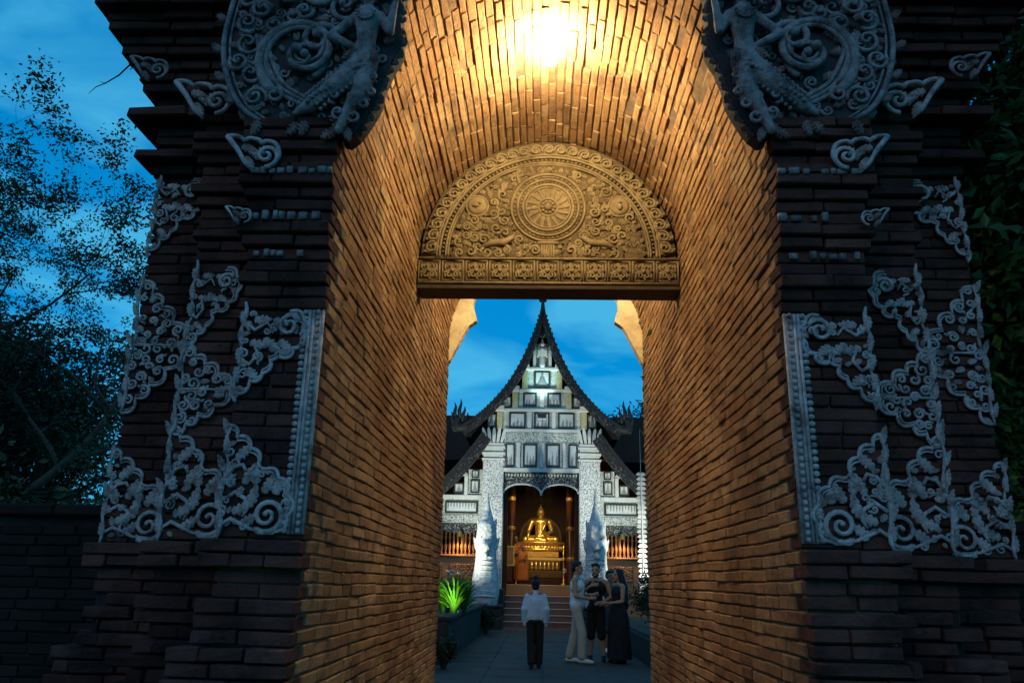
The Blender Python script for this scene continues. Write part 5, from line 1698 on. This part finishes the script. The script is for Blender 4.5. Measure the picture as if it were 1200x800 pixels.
M_lily = mat('bright_green_leaf', (.055, .17, .015), .45, (.10, .26, .02), 6)
rp_ = random.Random(8)
pn_ = empty('lily_plant', (-2.15, 14.6, .82), 0, 'bright green leafy plant lit by a lamp at the left edge of the path', 'plant')
lv = MB()
for c in range(4):
    cx_, cy_ = (-.38, .25, -.05, .42)[c], (.15, -.2, .35, .3)[c]
    for i in range(95):
        a = rp_.uniform(0, 2 * pi); sp_ = rp_.uniform(.10, .50); h = rp_.uniform(.30, .88)
        pts = []
        for j in range(6):
            u = j / 5
            pts.append(Vector((cx_ + cos(a) * sp_ * u ** 1.3, cy_ + sin(a) * sp_ * u ** 1.3, h * (u * 1.35 - .42 * u ** 3))))
        sd = Vector((-sin(a), cos(a), 0))
        wd = rp_.uniform(.018, .034)
        V = []
        for j, p in enumerate(pts):
            w = wd * sin(pi * min(.97, .18 + .8 * j / 5)) ** .8
            V += [p - sd * w, p + Vector((0, 0, -.012)), p + sd * w]
        F = []
        for j in range(5):
            F += [(j * 3, j * 3 + 1, j * 3 + 4, j * 3 + 3), (j * 3 + 1, j * 3 + 2, j * 3 + 5, j * 3 + 4)]
        lv.add(V, F)
lv.local('leaves', M_lily, pn_, True, fix=False)
for i in range(5):
    x, y = rp_.uniform(-.45, .45), rp_.uniform(-.2, .3); h = rp_.uniform(.8, .95)
    b = MB(); b.tube([(x, y, 0), (x, y, h)], .008, 5)
    fo = b.local('flower_stalk', M_lily, pn_)
    b = MB()
    for q in range(9): leafcard(b, Vector((x, y, h)), Vector((cos(q * .7), sin(q * .7), .5)), .11, .04, rp_)
    b.local('flower', M_flower, fo, fix=False)
gr_ = empty('garden_spotlight', (3.55, 2.3, .0), 0, 'garden spotlight in the bush beside the right pier', 'lamp')
b = MB(); b.lathe([(.035, 0), (.05, .08), (.05, .12)], 12); b.local('housing', M_iron, gr_)
l = spot('garden_spotlight_beam', (3.55, 2.3, .15), (4.3, 3.4, 3.2), 60, (1.0, .95, .55), radians(80), .8, .03)
l.parent = gr_; l.matrix_parent_inverse = Matrix.Translation((3.55, 2.3, 0)).inverted()
gl = empty('garden_spotlight', (-1.98, 13.9, .87), 0, 'small black garden spotlight lighting the green plant', 'lamp')
b = MB(); b.lathe([(.035, 0), (.05, .08), (.05, .12)], 12); b.local('housing', M_iron, gl)
l = spot('garden_spotlight_beam', (-1.98, 13.9, 1.01), (-2.2, 14.7, 1.25), 30, (.72, 1.0, .40), radians(150), .8, .03)
l.parent = gl; l.matrix_parent_inverse = Matrix.Translation((-1.98, 13.9, .87)).inverted()

# cut-paper flag hanging on its pole, right of the path
M_paper = mat('white_paper', (.45, .45, .43), .8)
M_bamboo = mat('bamboo', (.16, .12, .06), .6)
fl = empty('paper_flag', (3.62, 23.0, .0), 0, 'long white cut-paper flag hanging at the right edge of the opening', 'flag')
b = MB(); b.tube([(.16, .1, 0), (.14, .08, 3.4), (.04, .05, 6.2), (-.30, 0, 6.6)], [.04, .035, .022, .012], 8); b.local('pole', M_bamboo, fl, True)
b = MB(); b.tube([(-.30, 0, 6.6), (-.30, 0, 5.1)], .006, 4); b.local('string', M_paper, fl)
for i in range(23):
    z = 5.05 - i * .155
    b = MB()
    b.prism([(-.17, .0), (-.10, .085), (.10, .085), (.17, .0), (.10, -.03), (-.10, -.03)], -.008, .008, frame((-.30 + .015 * sin(i), 0, z), (1, .3 * sin(i * .9), 0), (0, 0, 1), (0, -1, 0)))
    b.local('paper_tier', M_paper, fl)
b = MB(); b.tube([(-.30, 0, 5.1), (-.30, 0, 1.5)], .03, 5); b.local('paper_spine', M_paper, fl)
b = MB()
for q in range(10):
    a = q * 2 * pi / 10
    b.tube([(-.30, 0, 1.75), (-.30 + .17 * cos(a), .17 * sin(a), 1.6), (-.30 + .12 * cos(a), .12 * sin(a), 1.35), (-.30 + .15 * cos(a), .15 * sin(a), 1.12)], [.03, .03, .022, .006], 5)
b.tube([(-.30, 0, 1.7), (-.29, 0, 1.1), (-.30, 0, .75)], [.045, .045, .008], 6)
b.local('tassel', M_paper, fl, True)

# ------------------------------------------------------------------ trees and shrubs
M_leafA = mat('dusk_leaf', (.030, .055, .020), .65, (.045, .075, .028), 3)
M_leafB = mat('deep_green_leaf', (.035, .085, .022), .55, (.06, .13, .03), 3)
M_leafC = mat('conifer_leaf', (.020, .036, .018), .7, (.03, .05, .022), 3)
M_bark = mat('bark', (.05, .038, .03), .9, (.08, .06, .045), 8, bump=.5, bscale=20)


def tree(name, base, H, lab, seed, leafm, nleaf, leafsize, spread=.55, trunk=.16, levels=4, first=.35, group='trees around the gate', gap=1.0, lean=(0, 0)):
    rng = random.Random(seed)
    t = empty(name, base, 0, lab, 'tree', group)
    tb = MB(); tips = []

    def grow(p, d, ln, r, lv):
        n = 5; pts = [p]; rs = [r]
        for i in range(n):
            d = (d + Vector((rng.gauss(0, .14), rng.gauss(0, .14), rng.gauss(.03, .08)))).normalized()
            p = p + d * ln / n; pts.append(p); rs.append(r * (1 - .55 * (i + 1) / n))
        tb.tube(pts, rs, 7 if lv == 0 else 5)
        if lv >= levels:
            tips.append((p, d)); tips.append((pts[3], d)); return
        kids = rng.randint(3, 4) if lv else rng.randint(4, 6)
        for c in range(kids):
            u = rng.uniform(first if lv == 0 else .35, 1.0)
            i = min(n - 1, int(u * n)); q = pts[i].lerp(pts[i + 1], u * n - i)
            ax = Vector((rng.gauss(0, 1), rng.gauss(0, 1), rng.gauss(0, .5)))
            ax = (ax - d * ax.dot(d)).normalized()
            nd = (d * (1 - spread) + ax * spread + Vector((0, 0, .12))).normalized()
            grow(q, nd, ln * rng.uniform(.55, .78), rs[i] * .62, lv + 1)
        if lv > 1: tips.append((p, d))
    grow(Vector((0, 0, 0)), Vector((lean[0], lean[1], 1)).normalized(), H * .48, trunk, 0)
    tb.local('trunk', M_bark, t, True, fix=False)
    cr_ = MB()
    per = max(1, int(nleaf / max(1, len(tips))))
    for (p, d) in tips:
        for k_ in range(per):
            q = p + Vector((rng.gauss(0, .16), rng.gauss(0, .16), rng.gauss(0, .13))) * gap
            dd = Vector((rng.gauss(0, 1), rng.gauss(0, 1), rng.gauss(-.2, .7)))
            if dd.length < .01: continue
            leafcard(cr_, q, dd, leafsize * rng.uniform(.6, 1.3), leafsize * rng.uniform(.35, .6), rng)
    cr_.local('crown', leafm, t, fix=False)
    return t


tree('broadleaf_tree', (-8.6, 9.5, 0), 11.2, 'loose leafy tree against the dusk sky left of the gateway', 5, M_leafA, 60000, .075, .60, .19, 5, .2, gap=.6)
tree('broadleaf_tree', (-5.9, 7.0, 0), 5.6, 'smaller twiggy tree beside the left pier of the gateway', 9, M_leafA, 8000, .06, .62, .08, 4, .3, gap=1.2)
tree('broadleaf_tree', (-11.5, 14.0, 0), 9.5, 'dense dark tree farther left behind the loose leafy one', 14, M_leafC, 40000, .15, .62, .2, 4, .15, gap=2.4)
tree('broadleaf_tree', (5.4, 3.8, 0), 9.0, 'dark green tree crowding the right pier of the gateway', 31, M_leafB, 46000, .13, .62, .16, 4, .12, gap=2.0)
tree('broadleaf_tree', (7.6, 6.5, 0), 10.0, 'large dark tree behind the right pier of the gateway', 37, M_leafB, 60000, .17, .66, .2, 4, .10, gap=2.6)
tree('broadleaf_tree', (5.6, 6.6, 0), 11.0, 'tall dense dark tree rising behind the right pier', 43, M_leafB, 60000, .17, .66, .2, 4, .10, gap=2.4)
tree('broadleaf_tree', (9.2, 2.8, 0), 9.0, 'dark tree at the far right of the gateway', 41, M_leafB, 18000, .15, .62, .18, 4, .15, gap=2.0)
tree('broadleaf_tree', (5.6, 44.5, 0), 13.6, 'tall dark feathery tree behind the right roof of the hall', 51, M_leafC, 60000, .24, .55, .22, 5, .15, 'trees behind the hall', gap=2.2)
tree('broadleaf_tree', (10.0, 40.0, 0), 12.5, 'broad dark tree behind the far right of the hall', 53, M_leafC, 16000, .25, .55, .22, 4, .2, 'trees behind the hall', gap=2.6)
tree('broadleaf_tree', (-6.6, 44.5, 0), 10.0, 'dark tree behind the left roof of the hall', 57, M_leafC, 40000, .25, .55, .22, 4, .2, 'trees behind the hall', gap=2.4)


def shrub(name, base, R, Hh, n, lab, seed, leafm, ls=.09, group='dark shrubs'):
    rng = random.Random(seed)
    t = empty(name, base, 0, lab, 'shrub', group)
    st = MB(); lv_ = MB()
    for i in range(16):
        a = rng.uniform(0, 2 * pi); r = rng.uniform(.2, .9) * R; h = rng.uniform(.5, 1) * Hh
        p1 = Vector((cos(a) * r * .5, sin(a) * r * .5, h * .55)); p2 = Vector((cos(a) * r, sin(a) * r, h))
        st.tube([(0, 0, 0), p1, p2], [.025, .015, .004], 5)
        for k_ in range(n // 16):
            u = rng.uniform(.15, 1.05)
            q = p1.lerp(p2, u) + Vector((rng.gauss(0, .13), rng.gauss(0, .13), rng.gauss(0, .13))) * R * .9
            if q.z < .02: q.z = .02
            leafcard(lv_, q, Vector((rng.gauss(0, 1), rng.gauss(0, 1), rng.gauss(.2, .6))), ls * rng.uniform(.7, 1.3), ls * .5, rng)
    st.local('stems', M_bark, t, fix=False); lv_.local('foliage', leafm, t, fix=False)


shrub('shrub', (2.45, 12.9, .5), .6, 1.0, 2600, 'dark shrub in the right planter behind the long haired person', 3, M_leafC)
shrub('shrub', (2.9, 17.5, .5), .9, 1.3, 2600, 'larger dark shrub farther along the right planter', 4, M_leafC)
shrub('shrub', (-1.72, 11.2, 0), .32, .62, 1500, 'low dark shrub at the left foot of the planter just beyond the gateway', 8, M_leafC, .07)
shrub('shrub', (-1.62, 21.5, 0), .42, .85, 1600, 'rounded dark shrub at the foot of the left white naga', 9, M_leafC, .08)
shrub('shrub', (-2.6, 18.6, .8), .6, .5, 1800, 'low dark shrub in the left planter behind the green plant', 6, M_leafC)
shrub('shrub', (-3.9, 5.2, 0), 1.3, 2.5, 5200, 'dark bush behind the wall beside the left pier', 11, M_leafA, .12)
shrub('shrub', (-6.2, 5.6, 0), 1.5, 2.9, 5200, 'dark bush at the left edge behind the wall', 12, M_leafA, .12)
shrub('shrub', (4.6, 2.9, 0), 1.3, 3.6, 6000, 'lit green bush beside the right pier', 13, M_leafB, .12)


def palm(base, lab, seed, n=26, ln=2.4, H=1.2):
    rng = random.Random(seed)
    t = empty('palm', base, 0, lab, 'palm', 'palms left of the gateway')
    b = MB(); b.tube([(0, 0, 0), (.05, 0, H * .6), (0, 0, H)], [.16, .13, .12], 8); b.local('trunk', M_bark, t)
    for i in range(n):
        a = i * 2.4; el = rng.uniform(.1, 1.2)
        pts = []
        for j in range(8):
            u = j / 7
            pts.append(Vector((cos(a) * ln * u * cos(el), sin(a) * ln * u * cos(el), H + ln * (sin(el) * u - .55 * u * u))))
        f = MB(); f.tube(pts, [.018 - .002 * j for j in range(8)], 4)
        for j in range(1, 40):
            u = j / 40 * 7; q = int(u); p = pts[min(q, 6)].lerp(pts[min(q + 1, 7)], u - q)
            dr_ = (pts[min(q + 1, 7)] - pts[min(q, 6)]).normalized()
            sd = Vector((-sin(a), cos(a), 0))
            for s in (-1, 1):
                d_ = (dr_ * .6 + sd * s + Vector((0, 0, -.25))).normalized()
                l_ = .42 * sin(pi * min(.95, .12 + .8 * j / 40))
                w_ = dr_ * .02
                f.add([p - w_, p + w_, p + d_ * l_], [(0, 1, 2)])
        f.local('frond', M_leafA, t, fix=False)


palm((-5.1, 6.2, 0), 'spiky dark palm behind the wall left of the gateway', 3)
palm((-7.6, 8.0, 0), 'second dark palm at the left edge behind the wall', 4, 24, 2.8, 1.8)

# old boundary wall on either side of the gate
for s, nm, lab in ((-1, 'left', 'dark old brick boundary wall running left from the gateway'), (1, 'right', 'dark old brick boundary wall running right from the gateway')):
    bw = empty('boundary_wall', (s * 5.5, 1.75, 0), 0, lab, 'wall')
    MB().box(s * 2.45, s * 12, 1.515, 2.0, 0, 1.86).build('wall_core', M_darkcore, bw)
    rw = random.Random(60 + s)
    me_ = MB()
    for i in range(27):
        z = (i + .5) * HC
        p = 2.50 + rw.uniform(0, .1)
        while p < 11.9:
            l_ = rw.uniform(.2, .36)
            v, f = chamfer_box(l_ - .008, .10, HC - .009, .007, rw, .003)
            me_.add(v, f, Matrix.Translation((s * (p + l_ / 2), 1.545 - rw.gauss(0, .005), z)))
            p += l_
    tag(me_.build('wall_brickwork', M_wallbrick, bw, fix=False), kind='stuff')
    for k_ in range(24):
        x0 = 2.47 + k_ * .4
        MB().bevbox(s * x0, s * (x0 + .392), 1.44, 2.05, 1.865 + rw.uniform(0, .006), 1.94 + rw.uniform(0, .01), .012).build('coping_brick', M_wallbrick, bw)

# a seedling rooted in the brickwork
tw = empty('wall_seedling', (-2.78, .62, 4.86), 0, 'thin bare twig growing out of the left cornice against the sky', 'twig')
b = MB(); b.tube([(0, 0, .12), (-.03, 0, -.02), (-.02, 0, -.12), (-.08, 0, -.2), (-.16, 0, -.26), (-.22, 0, -.29), (-.26, 0, -.34)], [.007, .006, .006, .005, .004, .003, .0015], 5); b.local('stem', M_bark, tw)
b = MB(); b.tube([(-.02, 0, -.12), (.0, 0, -.14), (-.01, 0, -.16)], [.004, .004, .002], 5); b.tube([(-.16, 0, -.26), (-.20, 0, -.25)], [.003, .001], 4); b.local('side_shoot', M_bark, tw)
